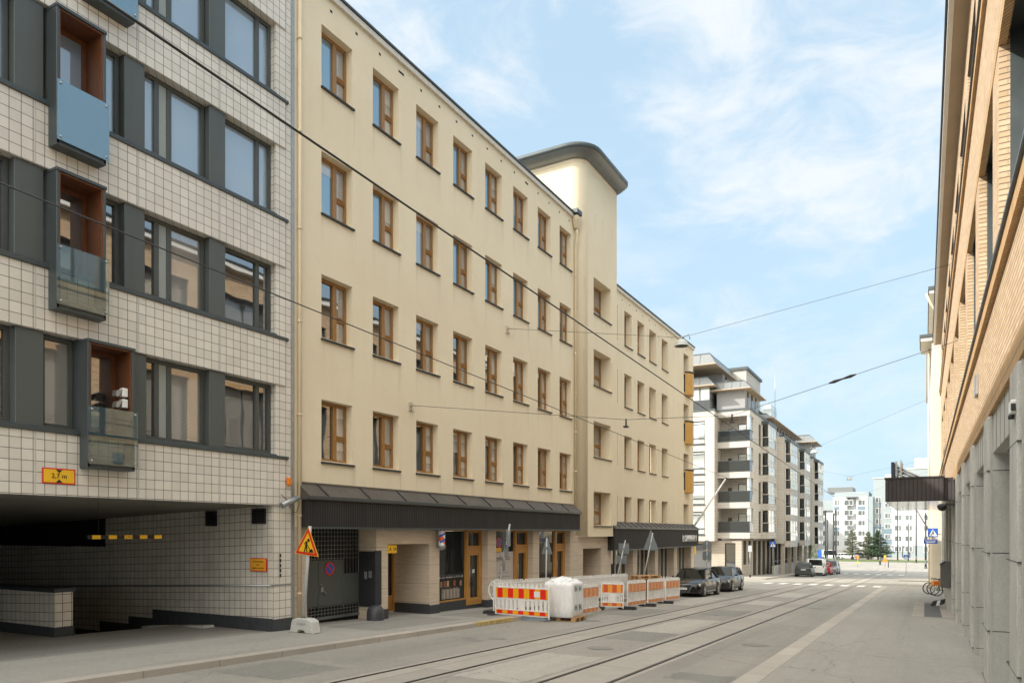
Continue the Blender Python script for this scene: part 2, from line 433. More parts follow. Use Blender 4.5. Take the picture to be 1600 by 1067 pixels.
T['soldier'] = grid_mat('upright_brick_course', .085, .29, 0, 0.05, (.62,.40,.20), (.5,.31,.14), (.2,.13,.07), .009, rough=.8, bmp=.7, dirt=.1)
T['soffit_tan'] = plain('tan_eave_boarding', (.45,.36,.26), .7, var=.08, scale=1)
def concrete(name, c1, c2):
    m, nt, b = new_mat(name)
    p = pos(nt)
    a = noise(nt, 1.1, 8, .75, stretch(nt, p, (1.4, 1.4, .6))); g = noise(nt, 38, 5, .75, p)
    c = mixc(nt, rng(nt, a, .3, .7), c1, c2); c = mixc(nt, rng(nt, g, .35, .7, 0, .4), c, tuple(x*.5 for x in c1))
    st = noise(nt, 1.0, 5, .65, stretch(nt, p, (6, 6, .3))); c = mixc(nt, rng(nt, st, .5, .75, 0, .35), c, tuple(x*.45 for x in c1))
    lk(nt, c, b.inputs['Base Color']); b.inputs['Roughness'].default_value = .85
    bump(nt, b, g, .5, .01)
    return m
T['conc'] = concrete('exposed_aggregate', (.45,.445,.415), (.68,.67,.63))
T['conc_s'] = plain('smooth_concrete', (.50,.49,.455), .8, var=.12, scale=1.5, bmp=.15, streak=.2)
T['polegrey'] = plain('light_grey_post', (.46,.47,.46), .5, .1, var=.08)
T['white'] = plain('white_paint', (.78,.78,.76), .45, var=.05)
T['galv'] = plain('galvanised_steel', (.38,.39,.39), .4, .7, var=.15, scale=9)
T['signback'] = plain('grey_sign_back', (.20,.225,.235), .5, .1, var=.08)
T['ink'] = plain('black_ink', (.012,.012,.012), .5, var=.05)
T['red'] = plain('red_signal', (.62,.03,.02), .4, var=.05)
T['yellow'] = plain('yellow_signal', (.85,.5,.02), .4, var=.04)
T['orange'] = plain('orange_signal', (.8,.22,.015), .4, var=.05)
T['blue'] = plain('blue_signal', (.02,.1,.45), .4, var=.05)
T['rubber'] = plain('black_rubber', (.025,.025,.026), .8, var=.3, scale=8)
T['wire'] = plain('dark_wire', (.03,.03,.032), .5, var=.05)
T['drain'] = plain('cream_drainpipe', (.62,.51,.34), .5, var=.06)
# ================================================================== ground, road, tracks
def strip(name, mat, x0, x1, s0, s1, dz, step=5.0, thick=None, parent=None, sub=1):
    m = M()
    n = max(1, int(math.ceil((s1-s0)/step)))
    ss = [s0+(s1-s0)*i/n for i in range(n+1)]
    for k in (140, 145, 150, 155, 160, 165):
        if s0 < k < s1: ss.append(k)
    ss = sorted(set(ss))
    for a, b in zip(ss, ss[1:]):
        m.poly([(x0,a,zr(a)+dz),(x1,a,zr(a)+dz),(x1,b,zr(b)+dz),(x0,b,zr(b)+dz)])
        if thick:
            for x in (x0, x1): m.poly([(x,a,zr(a)+dz),(x,b,zr(b)+dz),(x,b,zr(b)+dz-thick),(x,a,zr(a)+dz-thick)])
    if thick:
        for s in (s0, s1): m.poly([(x0,s,zr(s)+dz),(x1,s,zr(s)+dz),(x1,s,zr(s)+dz-thick),(x0,s,zr(s)+dz-thick)])
    return m
def struct(m, name, mat):
    o = m.build(name, mat); o['kind'] = 'structure'; return o

def asphalt(name, c1, c2, patch=.5, joint=None):
    m, nt, b = new_mat(name)
    p = pos(nt)
    a = noise(nt, .25, 5, .6, stretch(nt, p, (1, .35, 1))); g = noise(nt, 75, 3, .8, p); w = noise(nt, 3.2, 6, .7, p)
    c = mixc(nt, rng(nt, a, .35, .65), c1, c2)
    c = mixc(nt, rng(nt, w, .45, .75, 0, .35), c, tuple(x*.72 for x in c1))
    c = mixc(nt, rng(nt, g, .4, .75, 0, .5), c, tuple(min(1,x*1.5) for x in c2))
    mm = noise(nt, 13, 6, .75, p); c = mixc(nt, rng(nt, mm, .5, .72, 0, .4), c, tuple(x*.66 for x in c1)); c = mixc(nt, rng(nt, mm, .5, .3, 0, .3), c, tuple(x*1.25 for x in c2))
    ty = noise(nt, 1.0, 4, .6, stretch(nt, p, (2.1, .05, 1))); c = mixc(nt, rng(nt, ty, .5, .72, 0, .32), c, tuple(x*.7 for x in c1))
    # repaired patches
    sep = N(nt, 'ShaderNodeSeparateXYZ'); lk(nt, p, sep.inputs[0])
    cb = N(nt, 'ShaderNodeCombineXYZ'); lk(nt, sep.outputs[1], cb.inputs[0]); lk(nt, sep.outputs[0], cb.inputs[1])
    br = N(nt, 'ShaderNodeTexBrick', {'Scale': 1.0, 'Brick Width': 2.9, 'Row Height': 1.33, 'Mortar Size': .012, 'Color1': (1,1,1,1), 'Color2': (0,0,0,1), 'Mortar': (0.5,.5,.5,1)}, offset=.37, squash=.7, squash_frequency=3)
    lk(nt, cb.outputs[0], br.inputs['Vector'])
    bw = N(nt, 'ShaderNodeRGBToBW'); lk(nt, br.outputs[0], bw.inputs[0])
    c = mixc(nt, math_(nt, 'MULTIPLY', rng(nt, bw.outputs[0], .1, .9), patch), c, tuple(x*1.28 for x in c2))
    # cracks
    vo = N(nt, 'ShaderNodeTexVoronoi', {'Scale': .22}, feature='DISTANCE_TO_EDGE')
    wv = N(nt, 'ShaderNodeVectorMath', operation='ADD'); nn = N(nt, 'ShaderNodeTexNoise', {'Scale': .9, 'Detail': 5}); lk(nt, p, nn.inputs['Vector'])
    lk(nt, p, wv.inputs[0]); lk(nt, nn.outputs['Color'], wv.inputs[1]); lk(nt, wv.outputs[0], vo.inputs['Vector'])
    c = mixc(nt, math_(nt, 'MULTIPLY', math_(nt, 'LESS_THAN', vo.outputs['Distance'], .0022), .35), c, (.03,.03,.03))
    g2 = noise(nt, 30, 2, .9, p); c = mixc(nt, rng(nt, g2, .55, .7, 0, .35), c, tuple(x*.5 for x in c1)); c = mixc(nt, rng(nt, g2, .45, .3, 0, .3), c, tuple(x*1.45 for x in c2))
    lk(nt, c, b.inputs['Base Color']); b.inputs['Roughness'].default_value = .82
    bump(nt, b, g2, .4, .012)
    return m
A_road = asphalt('street_asphalt', (.212,.202,.178), (.28,.267,.237), .30)
A_walk = asphalt('pavement_asphalt', (.262,.25,.222), (.33,.315,.282), .16)
A_drive = asphalt('driveway_asphalt', (.20,.19,.17), (.26,.245,.22), .05)
def slabs(name, col, length, width):
    m, nt, b = new_mat(name)
    p = pos(nt)
    sep = N(nt, 'ShaderNodeSeparateXYZ'); lk(nt, p, sep.inputs[0])
    cb = N(nt, 'ShaderNodeCombineXYZ'); lk(nt, sep.outputs[1], cb.inputs[0]); lk(nt, sep.outputs[0], cb.inputs[1])
    br = N(nt, 'ShaderNodeTexBrick', {'Scale': 1.0, 'Brick Width': length, 'Row Height': width, 'Mortar Size': .014,
        'Color1': (*col,1), 'Color2': (*[x*.78 for x in col],1), 'Mortar': (*[x*.5 for x in col],1)}, offset=0)
    lk(nt, cb.outputs[0], br.inputs['Vector'])
    f = noise(nt, 2.2, 6, .7, p); g = noise(nt, 60, 3, .7, p)
    c = mixc(nt, rng(nt, f, .4, .75, 0, .45), br.outputs[0], tuple(x*.62 for x in col))
    c = mixc(nt, rng(nt, g, .4, .7, 0, .3), c, tuple(x*1.3 for x in col))
    lk(nt, c, b.inputs['Base Color']); b.inputs['Roughness'].default_value = .8
    bump(nt, b, g, .25, .006)
    return m
A_track = slabs('track_concrete', (.35,.325,.285), 2.2, 4.0)
A_kerb = slabs('kerb_granite', (.45,.41,.36), 1.5, 3.0)
A_rail = plain('rail_steel', (.09,.085,.078), .45, .6, var=.2)
A_mark = plain('worn_road_paint', (.74,.73,.70), .7, var=.2, scale=5)
A_plaza = asphalt('light_plaza_paving', (.25,.235,.205), (.30,.28,.25), .1)
A_curb_y = plain('yellow_kerb_paint', (.50,.38,.15), .8, var=.5, scale=6)

# bare ground out to the horizon, with an opening under the garage passage
gm = M()
ss = [-400,-60,0,40,80,120,140,145,150,155,160,165,260,600,3000]
for a, b in zip(ss, ss[1:]):
    za, zb = zr(max(a,-60))-.012, zr(max(b,-60))-.012
    gm.poly([(-12.0,a,za),(2500,a,za),(2500,b,zb),(-12.0,b,zb)])
    if not (a < 13.4 and b > -3):
        gm.poly([(-2500,a,za),(-12.0,a,za),(-12.0,b,zb),(-2500,b,zb)])
    else:
        cuts = [a, 13.4, b] if a >= 0 else [a, -3 if a < -3 else a, b]
        for p, q in zip(cuts, cuts[1:]):
            zp, zq = zr(max(p,-60))-.012, zr(max(q,-60))-.012
            inside = p >= -3 and q <= 13.4
            if q-p < 1e-6: continue
            gm.poly([(-2500,p,zp),(-45 if inside else -12.0,p,zp),(-45 if inside else -12.0,q,zq),(-2500,q,zq)])
struct(gm, 'ground', A_plaza)
struct(strip('road', A_road, -12.2, -2.72, -60, 64, 0), 'road', A_road)
struct(strip('road', A_road, -15.5, 1.5, 64, 132, 0), 'road', A_road)
cs = M()
for a, b in ((50.8, 64.0),):
    cs.poly([(-120,a,zr(a)-.004),(-12.2,a,zr(a)-.004),(-12.2,b,zr(b)-.004),(-120,b,zr(b)-.004)])
cs.poly([(1.5,65,zr(65)-.004),(120,65,zr(65)-.004),(120,77,zr(77)-.004),(1.5,77,zr(77)-.004)])
struct(cs, 'cross_street', A_road)

# tracks: concrete bands with grooved rails
TR = [(-8.4,-7.42), (-5.6,-4.62)]
for x0, x1 in TR:
    struct(strip('t', 0, x0-.16, x1+.16, -60, 150, .004), 'track_bed', A_track)
def rail(x):
    m = M()
    for dx, w, mt in ((0,.06,0),):
        pass
    return strip('r', 0, x-.075, x+.075, -60, 150, .009)
A_groove = plain('rail_groove', (.06,.056,.05), .8, var=.3, scale=6)
for x0, x1 in TR:
    for x in (x0, x1):
        struct(strip('r', 0, x-.045, x+.045, -60, 150, .008), 'rail_groove', A_groove)
        struct(strip('r', 0, x-.012, x+.03, -60, 150, .016), 'tram_rail', A_rail)

# pavements with kerbs
struct(strip('p', 0, -14.12, -11.55, -3, 24, .12), 'pavement', A_walk)
struct(strip('p', 0, -14.12, -12.3, 24, 51.5, .12), 'pavement', A_walk)
struct(strip('k', 0, -11.55, -11.25, -3, 24, .122, thick=.16), 'kerb', A_kerb)
struct(strip('k', 0, -12.3, -12.0, 24, 51.5, .122, thick=.16), 'kerb', A_kerb)
struct(strip('k', 0, -11.42, -11.245, 17.8, 20.0, .128, thick=.1), 'kerb_paint', A_curb_y)
struct(strip('p', 0, -2.42, 1.5, -60, 63.2, .06), 'pavement', A_walk)
struct(strip('k', 0, -2.8, -2.42, -60, 61.5, .064, thick=.12), 'kerb', A_kerb)
struct(strip('p', 0, -40, -13.2, 70.5, 130, .12, thick=.2), 'pavement', A_walk)
struct(strip('k', 0, -13.2, -12.9, 70.5, 130, .124, thick=.2), 'kerb', A_kerb)
struct(strip('p', 0, -2.2, 40, 79, 128, .05), 'pavement', A_plaza)
# drain covers
A_patch_d = asphalt('dark_road_patch', (.185,.18,.165), (.215,.21,.19), 0)
A_patch_l = asphalt('pale_road_patch', (.32,.305,.27), (.38,.36,.32), 0)
rp = random.Random(21)
def patch(x0, x1, s0, s1, mt, dz, name='road_patch'):
    n = 10; m = M(); pts = []
    for k in range(n): pts.append((x0+(x1-x0)*k/n, s0+rp.uniform(-.06,.06)))
    for k in range(n): pts.append((x1+rp.uniform(-.04,.04), s0+(s1-s0)*k/n))
    for k in range(n): pts.append((x1+(x0-x1)*k/n, s1+rp.uniform(-.06,.06)))
    for k in range(n): pts.append((x0+rp.uniform(-.04,.04), s1+(s0-s1)*k/n))
    m.poly([(x,s,zr(s)+dz) for x,s in pts]); struct(m, name, mt)
for x, s, rx in ((-9.9,15.35,.16),(-9.62,15.1,.18),(-9.35,15.75,.2)):
    m = M(); m.poly([(x+rx*1.3*math.cos(a), s+rx*math.sin(a), zr(s)-.03*rx*math.sin(a)+.004) for a in [k*.35 for k in range(18)]]); struct(m, 'road_patch', A_patch_d)
for x0, x1, s0, s1, q in ((-7.2,-5.85,10.6,14.2,1),(-7.2,-5.85,17.5,19.6,0),(-7.2,-5.85,19.7,24.5,1),(-7.2,-5.85,26.5,29.5,0),(-7.2,-5.85,33.5,37.0,1),(-10.9,-8.7,24.5,28.0,0),(-7.2,-5.85,7.6,9.0,0),(-4.0,-2.9,12.5,13.3,0),(-10.2,-8.75,31,38,1),(-7.2,-5.85,41,46,1),(-10.9,-9.3,8.6,10.2,0)):
    patch(x0, x1, s0, s1, A_patch_l if q else A_patch_d, .0035)
for x, s, r_ in ((-3.6,18.4,.33),(-6.5,15.6,.3),(-9.4,21.8,.33),(-4.0,33,.33)):
    m = M(); m.poly([(x+r_*math.cos(a), s+r_*math.sin(a), zr(s)-.03*r_*math.sin(a)+.007) for a in [k*math.pi/14 for k in range(28)]]); struct(m, 'manhole_cover', A_patch_d)
for x0, x1, s0, s1, q in ((-13.9,-12.2,14.5,18.6,1),(-13.6,-11.9,19.3,22.6,1)):
    n = M()
    n.poly([(x0,s0,zr(s0)+(.064 if x0 > -3 else .124)),(x1,s0,zr(s0)+(.064 if x0 > -3 else .124)),(x1,s1,zr(s1)+(.064 if x0 > -3 else .124)),(x0,s1,zr(s1)+(.064 if x0 > -3 else .124))]); struct(n, 'pavement_patch', A_drive if q else A_walk)

# pedestrian crossing before the side street
zm = M()
for i in range(8):
    x = -11.2+i*1.12
    zm.poly([(x,59.6,zr(59.6)+.02),(x+.55,59.6,zr(59.6)+.02),(x+.55,62.6,zr(62.6)+.02),(x,62.6,zr(62.6)+.02)])
struct(zm, 'crossing_marking', A_mark)
zm = M()
for i in range(9):
    x = -12+i*1.3
    zm.poly([(x,104,zr(104)+.02),(x+.6,104,zr(104)+.02),(x+.6,107,zr(107)+.02),(x,107,zr(107)+.02)])
struct(zm, 'crossing_marking', A_mark)
# paved patch by the bicycle rack on the right
struct(strip('q', 0, -.42, -.02, 30.5, 40, .066), 'paving_slabs', A_kerb)
struct(strip('q', 0, .55, .94, 30.5, 40, .066), 'paving_slabs', A_kerb)
A_dark = asphalt('fresh_asphalt', (.12,.12,.12), (.14,.14,.14), 0)
struct(strip('q', 0, -.02, .55, 30.5, 40, .064), 'asphalt_patch', A_dark)
# grass on the far square
def grass_mat():
    m, nt, b = new_mat('lawn')
    p = pos(nt); f = noise(nt, 4, 6, .7, p)
    lk(nt, mixc(nt, rng(nt, f, .3, .7), (.07,.10,.03), (.13,.17,.06)), b.inputs['Base Color']); b.inputs['Roughness'].default_value = .9
    bump(nt, b, noise(nt, 14, 4, .7, p), .8, .1)
    return m
gr = M(); rg = random.Random(3)
nx, ny = 44, 14
pts = []
for j in range(ny+1):
    for i in range(nx+1):
        u, v = i/nx, j/ny
        e = math.sin(math.pi*u)**.5*math.sin(math.pi*v)**.5 if 0 < u < 1 and 0 < v < 1 else 0
        pts.append((-30+u*46, 193+v*12+rg.uniform(-.2,.2), zr(180)+.02+.2*e+rg.uniform(0,.08)*e))
gr.mesh(pts, [(j*(nx+1)+i, j*(nx+1)+i+1, (j+1)*(nx+1)+i+1, (j+1)*(nx+1)+i) for j in range(ny) for i in range(nx)], True)
tag(gr.build('grass', grass_mat()), 'green lawn strip on the far square under the pines', 'grass', kind='stuff')
# ================================================================== tiled office building with garage passage
XF = -14.1
tb = thing('tiled_building', 'white tiled office building with grey window bands and a dark garage passage', 'building', (-20, 5, 0))
HE = [(13.13,14.88),(10.13,11.88),(7.13,8.88),(4.13,5.88)]
TOPZ = 18.2
w = M()
S0, S1 = -3.0, 13.46
holes = [(S0+.4, 12.95, a, b, .26) for a, b in HE]
w.wall('x', XF, S0, S1, 2.87, TOPZ, holes, .26, 1)
w.wall('x', XF, 12.85, S1, -1.2, 2.87, [])
w.wall('y', S0, -45, XF, -1.2, TOPZ, [], 0, -1)
w.wall('y', S1, -45, XF, 2.87, TOPZ, [], 0, 1)
w.poly([(-45,S0,TOPZ),(XF,S0,TOPZ),(XF,S1,TOPZ),(-45,S1,TOPZ)])
# two wider upper and lower ledge bands stand slightly proud
for a, b in zip([2.87]+[h[1] for h in HE[::-1]], [h[0]-.1 for h in HE[::-1]]+[TOPZ]):
    w.box(XF-.002, XF+.035, S0+.1, 13.24, a, b)
w.box(-45, XF-.3, -42, S0-.01, -1, TOPZ); w.box(XF-.4, XF, -42, S0-.01, -1, TOPZ-.01)
w.build('wall', T['tile'], tb)
# passage: sloping soffit, side wall, floor, ramp
K = .037
ps = M()
def pz(x, z): return z+K*(x-XF)
ps.poly([(XF,12.85,-.4),(XF,12.85,2.87),(-45,12.85,pz(-45,2.87)),(-45,12.85,-4)])
ps.build('passage_wall', T['tile_in'], tb)
sf = M()
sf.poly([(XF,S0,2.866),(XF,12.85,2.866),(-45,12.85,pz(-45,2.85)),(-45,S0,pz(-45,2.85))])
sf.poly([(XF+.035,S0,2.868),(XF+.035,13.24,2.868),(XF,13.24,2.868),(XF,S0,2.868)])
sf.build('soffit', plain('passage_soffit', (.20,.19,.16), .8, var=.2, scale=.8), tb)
bk = M(); bk.poly([(-45,S0,-5),(-45,S0,3),(-45,12.85,3),(-45,12.85,-5)]); bk.poly([(XF,S0+.02,-1),(XF,S0+.02,3),(-45,S0+.02,3),(-45,S0+.02,-5)])
bk.build('back_wall', T['tile_in'], tb)
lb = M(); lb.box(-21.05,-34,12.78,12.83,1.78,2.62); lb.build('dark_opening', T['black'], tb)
# stepped dark plinth along the passage wall
pl = M()
pl.box(-14.1,-18.8,12.81,12.86,-1.5,.05); pl.box(-18.8,-19.9,12.81,12.86,-1.6,-.2); pl.box(-19.9,-21.3,12.81,12.86,-2,-.42); pl.box(-21.3,-22.55,12.81,12.86,-2.2,-.72)
pl.box(XF-.02,XF+.035,12.83,13.46,-.7,.03)
pl.build('plinth', T['plinth'], tb)
rl = M(); rl.box(XF-.02,XF+.02,12.8,13.44,.862,.9); rl.tube([(XF,12.80,.88),(-24,12.80,.88-K*9.9)], .022, 6); rl.build('wall_rail', T['galv'], tb)
for x0, x1, z0, z1 in ((-16.57,-16.14,2.36,2.76),(-14.80,-14.32,2.41,2.79)):
    vg = M(); vg.frame('y', 12.80, 12.84, x0, x1, z0, z1, .03)
    for k in range(7): vg.box(x0+.03, x1-.03, 12.805, 12.835, z0+.04+k*.05, z0+.06+k*.05)
    vo_ = vg.build('wall_vent', T['steel_d'], tb)
    vb = M(); vb.poly([(x0,12.835,z0),(x1,12.835,z0),(x1,12.835,z1),(x0,12.835,z1)]); vb.build('vent_shadow', T['black'], vo_)
# floor of the passage
fl = M()
SS = [-3,0,3,6,9.4,12.83]
for a, b in zip(SS, SS[1:]):
    fl.poly([(-17.2,a,zr(a)+.116),(-14.1,a,zr(a)+.116),(-14.1,b,zr(b)+.116),(-17.2,b,zr(b)+.116)])
    if b <= 9.4: fl.poly([(-45,a,zr(a)+.116-.3),(-17.2,a,zr(a)+.116),(-17.2,b,zr(b)+.116),(-45,b,zr(b)-.2)])
za, zb = zr(9.4)+.116, zr(12.83)+.116
fl.poly([(-17.2,9.4,za),(-17.2,12.83,zb),(-45,12.83,zb-3.6),(-45,9.4,za-3.6)])
fl.poly([(-45,9.4,za-3.6),(-17.2,9.4,za),(-45,9.4,za-.2)])
o = struct(fl, 'driveway', A_drive)
lw = M(); lw.box(-40,-17.0,9.2,9.6,.05,.84); lw.build('low_wall', T['tile_in'], tb)
lw2 = M(); lw2.box(-40,-16.97,9.17,9.63,.84,.92); lw2.box(-40,-16.99,9.19,9.61,-.6,.06); lw2.build('low_wall_coping', T['plinth'], tb)
rk = M(); rk.hexa([(-18.6,12.35,-.7),(-16.0,12.35,-.40),(-16.0,12.7,-.40),(-18.6,12.7,-.7)], [(-18.6,12.35,-.36),(-16.1,12.35,-.20),(-16.1,12.7,-.20),(-18.6,12.7,-.36)]); rk.build('ramp_kerb', T['conc_s'], tb)

# window bands
def tile_window(parent, a, b, z0, z1, mull=(), panes=None, opaque=()):
    """one grey framed window in a band, with its panes"""
    fx0, fx1 = XF-.26, XF-.17
    m = M(); t = .085
    m.frame('x', fx0, fx1, a, b, z0, z1, t, .09)
    edges = [a+t]
    for c in mull: m.box(fx0, fx1, c-.055, c+.055, z0+.09, z1-.09); edges += [c-.055, c+.055]
    edges.append(b-t)
    f = m.build('window', T['frame'], parent, bevel=.006)
    for k in range(0, len(edges), 2):
        p = M(); i = k//2
        mt = T['panel_l'] if i in opaque else (panes[i] if panes else T['pane'])
        x = XF-.20 if i in opaque else XF-.225
        p.poly([(x,edges[k],z0+.09),(x,edges[k+1],z0+.09),(x,edges[k+1],z1-.09),(x,edges[k],z1-.09)])
        p.build('infill_panel' if i in opaque else 'pane', mt, f)
    return f
def tile_panel(parent, a, b, z0, z1):
    m = M(); m.box(XF-.25, XF-.012, a, b, z0+.004, z1-.004); return m.build('panel', T['panel'], parent, bevel=.008)
B = {'b': T['pane_blue'], 'd': T['pane'], 'g': T['pane_blind'], 'c': T['curtain']}
for r, (z0, z1) in enumerate(HE):
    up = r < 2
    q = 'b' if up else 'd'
    sl = M(); sl.box(XF-.2, XF+.07, S0+.3, 13.32, z0-.1, z0-.02); sl.box(XF-.26, XF+.05, S0+.3, 12.95, z0-.025, z0+.01)
    sl.build('sill', T['steel'], tb, bevel=.01)
    tile_window(tb, 11.47, 12.94, z0+.01, z1, (12.52,), [B['b' if up else 'd'], B['b' if up else 'd']])
    tile_panel(tb, 11.02, 11.45, z0, z1)
    tile_window(tb, 9.46 if r < 3 else 9.50, 11.0, z0+.01, z1, (9.82,10.12), [B[q], None, B['b' if up else 'g']], opaque=(1,))
    if r in (1, 2):
        tile_panel(tb, 9.0, 9.44, z0, z1)
        tile_window(tb, 8.45, 8.98, z0+.01, z1, (), [B['b' if up else 'd']])
        tile_panel(tb, 6.94, 7.44, z0, z1)
        tile_window(tb, 5.2, 6.92, z0+.01, z1, (5.9,), [B[q], B[q]])
    else:
        tile_panel(tb, 9.04, 9.48, z0, z1)
        tile_window(tb, 7.46, 8.06, z0+.01, z1, (), [B['b' if up else 'g']])
        tile_panel(tb, 6.96, 7.44, z0, z1)
        tile_window(tb, 5.2, 6.94, z0+.01, z1, (5.9,), [B[q], B[q]])
    tile_panel(tb, 4.75, 5.18, z0, z1)
    tile_window(tb, 3.1, 4.73, z0+.01, z1, (3.5,), [B[q], B[q]])
    tile_panel(tb, 2.6, 3.08, z0, z1)
    tile_window(tb, .9, 2.58, z0+.01, z1, (1.9,), [B[q], B[q]])
    tile_panel(tb, .4, .88, z0, z1)
    tile_window(tb, -1.4, .38, z0+.01, z1, (-.6,), [B[q], B[q]])
    tile_panel(tb, -2.6, -1.42, z0, z1)
# french balconies: boxes standing out from the wall
for (a, b, zb, zt) in ((8.07,9.02,12.40,14.85),(7.5,8.43,9.30,11.86),(7.5,8.43,6.30,8.86),(8.07,9.02,3.43,5.86)):
    xo = -13.8; t = .05
    m = M()
    m.box(XF-.3, xo, a, a+t, zb, zt); m.box(XF-.3, xo, b-t, b, zb, zt); m.box(XF-.3, xo+.02, a-.01, b+.01, zt-t, zt+.01); m.box(XF-.3, xo, a, b, zb-.02, zb+.16)
    m.box(XF-.3, XF-.28, a, b, zb, zb+.85)
    fb = m.build('french_balcony', T['steel'], tb, bevel=.006)
    ln = M(); ln.box(XF-.3, xo-.02, b-t-.03, b-t-.002, zb+.17, zt-t); ln.box(XF-.3, xo-.02, a+t+.002, a+t+.03, zb+.17, zt-t); ln.box(XF-.3, xo-.02, a+t+.03, b-t-.03, zt-t-.03, zt-t-.002)
    ln.build('timber_lining', T['redwood'], fb)
    dr = M(); dr.frame('x', XF-.29, XF-.23, a+t+.03, b-t-.03, zb+.75, zt-t-.03, .09); dr.box(XF-.28,XF-.24,a+t+.1,b-t-.1,zb+.17,zb+.76); dr.build('balcony_door', T['redwood'], fb)
    dp = M(); dp.poly([(XF-.25,a+t+.1,zb+.83),(XF-.25,b-t-.1,zb+.83),(XF-.25,b-t-.1,zt-.15),(XF-.25,a+t+.1,zt-.15)]); dp.build('door_pane', T['pane'] if zb < 9 else T['pane_blue'], fb)
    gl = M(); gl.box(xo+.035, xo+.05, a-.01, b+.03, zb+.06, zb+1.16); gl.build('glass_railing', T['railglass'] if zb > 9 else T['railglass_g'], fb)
    st = M()
    for y in (a+.05, b-.03):
        for z in (zb+.12, zb+1.1): st.lathe([(0,.07),(.022,.068),(.024,.05),(.024,0)], (xo, y, z), 8, 'x')
    st.build('railing_stud', T['galv'], fb)
jt = M()
for y in (9.27, 11.27, 7.27, 5.27, 3.27):
    for a, b in zip([2.87]+[h[1] for h in HE[::-1]], [h[0]-.1 for h in HE[::-1]]+[TOPZ]):
        jt.box(XF+.03, XF+.038, y-.012, y+.012, a+.003, b-.003)
jt.build('joint_strip', T['conc_s'], tb)
cr = M(); cr.box(XF-.03,XF+.03,13.44,13.54,-.3,TOPZ); cr.build('corner_strip', T['galv'], tb)

# things fixed on it
def wall_plate(name, label, cat, y0, y1, z0, z1, x, parts, group=None):
    pass
hs = thing('height_sign', 'yellow height limit sign reading 2,7 m above the garage passage', 'sign', (XF+.05, 7.68, 3.1))
m = M(); m.box(-14.06,-14.045,7.38,7.98,3.09,3.38); m.build('sign_border', T['red'], hs, bevel=.004)
m = M(); m.box(-14.05,-14.042,7.405,7.955,3.115,3.355); m.build('sign_face', T['yellow'], hs)
m = M(); m.prism([(-14.042,7.62,3.353),(-14.042,7.74,3.353),(-14.042,7.68,3.295)], (.004,0,0)); m.prism([(-14.042,7.62,3.117),(-14.042,7.74,3.117),(-14.042,7.68,3.175)], (.004,0,0)); m.build('arrow_mark', T['ink'], hs)
text_mesh('lettering', '2,7 m', .125, T['ink'], hs, (.014,0,.135), FACE_X, .002)
ia = thing('warning_sign', 'small yellow red framed text sign on the tiled passage wall', 'sign', (-14.56,12.83,1.4))
m = M(); m.box(-14.86,-14.27,12.80,12.82,1.22,1.55); m.build('sign_border', T['red'], ia)
m = M(); m.box(-14.84,-14.29,12.795,12.81,1.24,1.53); m.build('sign_face', plain('amber_face', (.78,.36,.03), .45), ia)
for k, (tx, zz) in enumerate((('Ei lastaustilaa',.08),('kuin',0),('paikat merkitty',-.08))):
    text_mesh('lettering', tx, .07, T['ink'], ia, (0,-.038,zz-.015), FACE_MY, .001)
hb = thing('height_bar', 'black and yellow height bar hanging across the garage passage', 'height barrier', (-15,9.7,2.1))
m = M(); m.box(-15.04,-14.96,8.75,10.46,2.05,2.135); m.build('bar', T['ink'], hb, bevel=.005)
m = M()
for k in range(5): m.box(-14.962,-14.956,8.84+k*.35,9.02+k*.35,2.052,2.133)
m.build('yellow_mark', T['yellow'], hb)
text_mesh('lettering', '2,7m', .07, T['ink'], hb, (.046,-.07,-.005), FACE_X, .001)
m = M(); m.tube([(-15,9.0,2.13),(-15,9.0,2.85)], .004, 5); m.tube([(-15,10.25,2.13),(-15,10.25,2.85)], .004, 5); m.build('chain', T['wire'], hb)
sc = thing('security_camera', 'silver tube security camera on the tiled wall corner', 'camera', (XF+.04,13.25,3.05))
m = M(); m.tube([(-13.9,12.95,2.86),(-13.86,13.45,3.07)], .075, 14); m.build('camera_body', T['galv'], sc)
m = M(); m.tube([(-13.87,13.33,3.0),(-13.95,13.4,2.9),(-14.07,13.42,2.9)], .02, 6); m.box(-14.07,-14.04,13.36,13.46,2.82,2.96); m.build('bracket', T['galv'], sc)
m = M(); m.tube([(-13.86,13.45,3.06),(-13.9,13.55,2.95),(-14.02,13.56,2.7),(-14.04,13.48,2.72)], .008, 5); m.tube([(-14.03,13.06,3.15),(-13.95,13.1,3.05),(-13.9,13.2,3.0)], .008, 5); m.build('cable', T['wire'], sc)
al = M(); al.box(-14.06,-13.98,13.25,13.36,3.4,3.58); al.prism([(-14.06,13.27,3.4),(-14.0,13.27,3.4),(-14.03,13.27,3.35)],(0,.06,0))
tag(al.build('alarm_beacon', T['orange'], None, bevel=.01), 'orange alarm beacon high on the tiled wall corner', 'alarm')
fs = thing('flood_light', 'pair of white flood lights in the lowest timber balcony', 'lamp', (-13.98,8.9,4.85))
for z in (4.75,4.97):
    m = M(); m.box(-13.99,-13.86,8.8,8.92,z-.085,z+.09); m.build('housing', T['white'], fs, bevel=.015)
    m = M(); m.hexa([(-13.99,8.66,z-.09),(-13.86,8.66,z-.09),(-13.86,8.72,z-.10),(-13.99,8.72,z-.10)],[(-13.99,8.68,z+.02),(-13.86,8.68,z+.02),(-13.86,8.8,z+.06),(-13.99,8.8,z+.06)]); m.build('lamp_head', T['galv'], fs)
hn = M()
for k in range(5): hn.box(-14.068,-14.058,13.045,13.085,1.07+k*.125,1.16+k*.125)
tag(hn.build('letter_sign', T['ink'], None), 'narrow black upright marks on the tiled corner pier', 'sign')
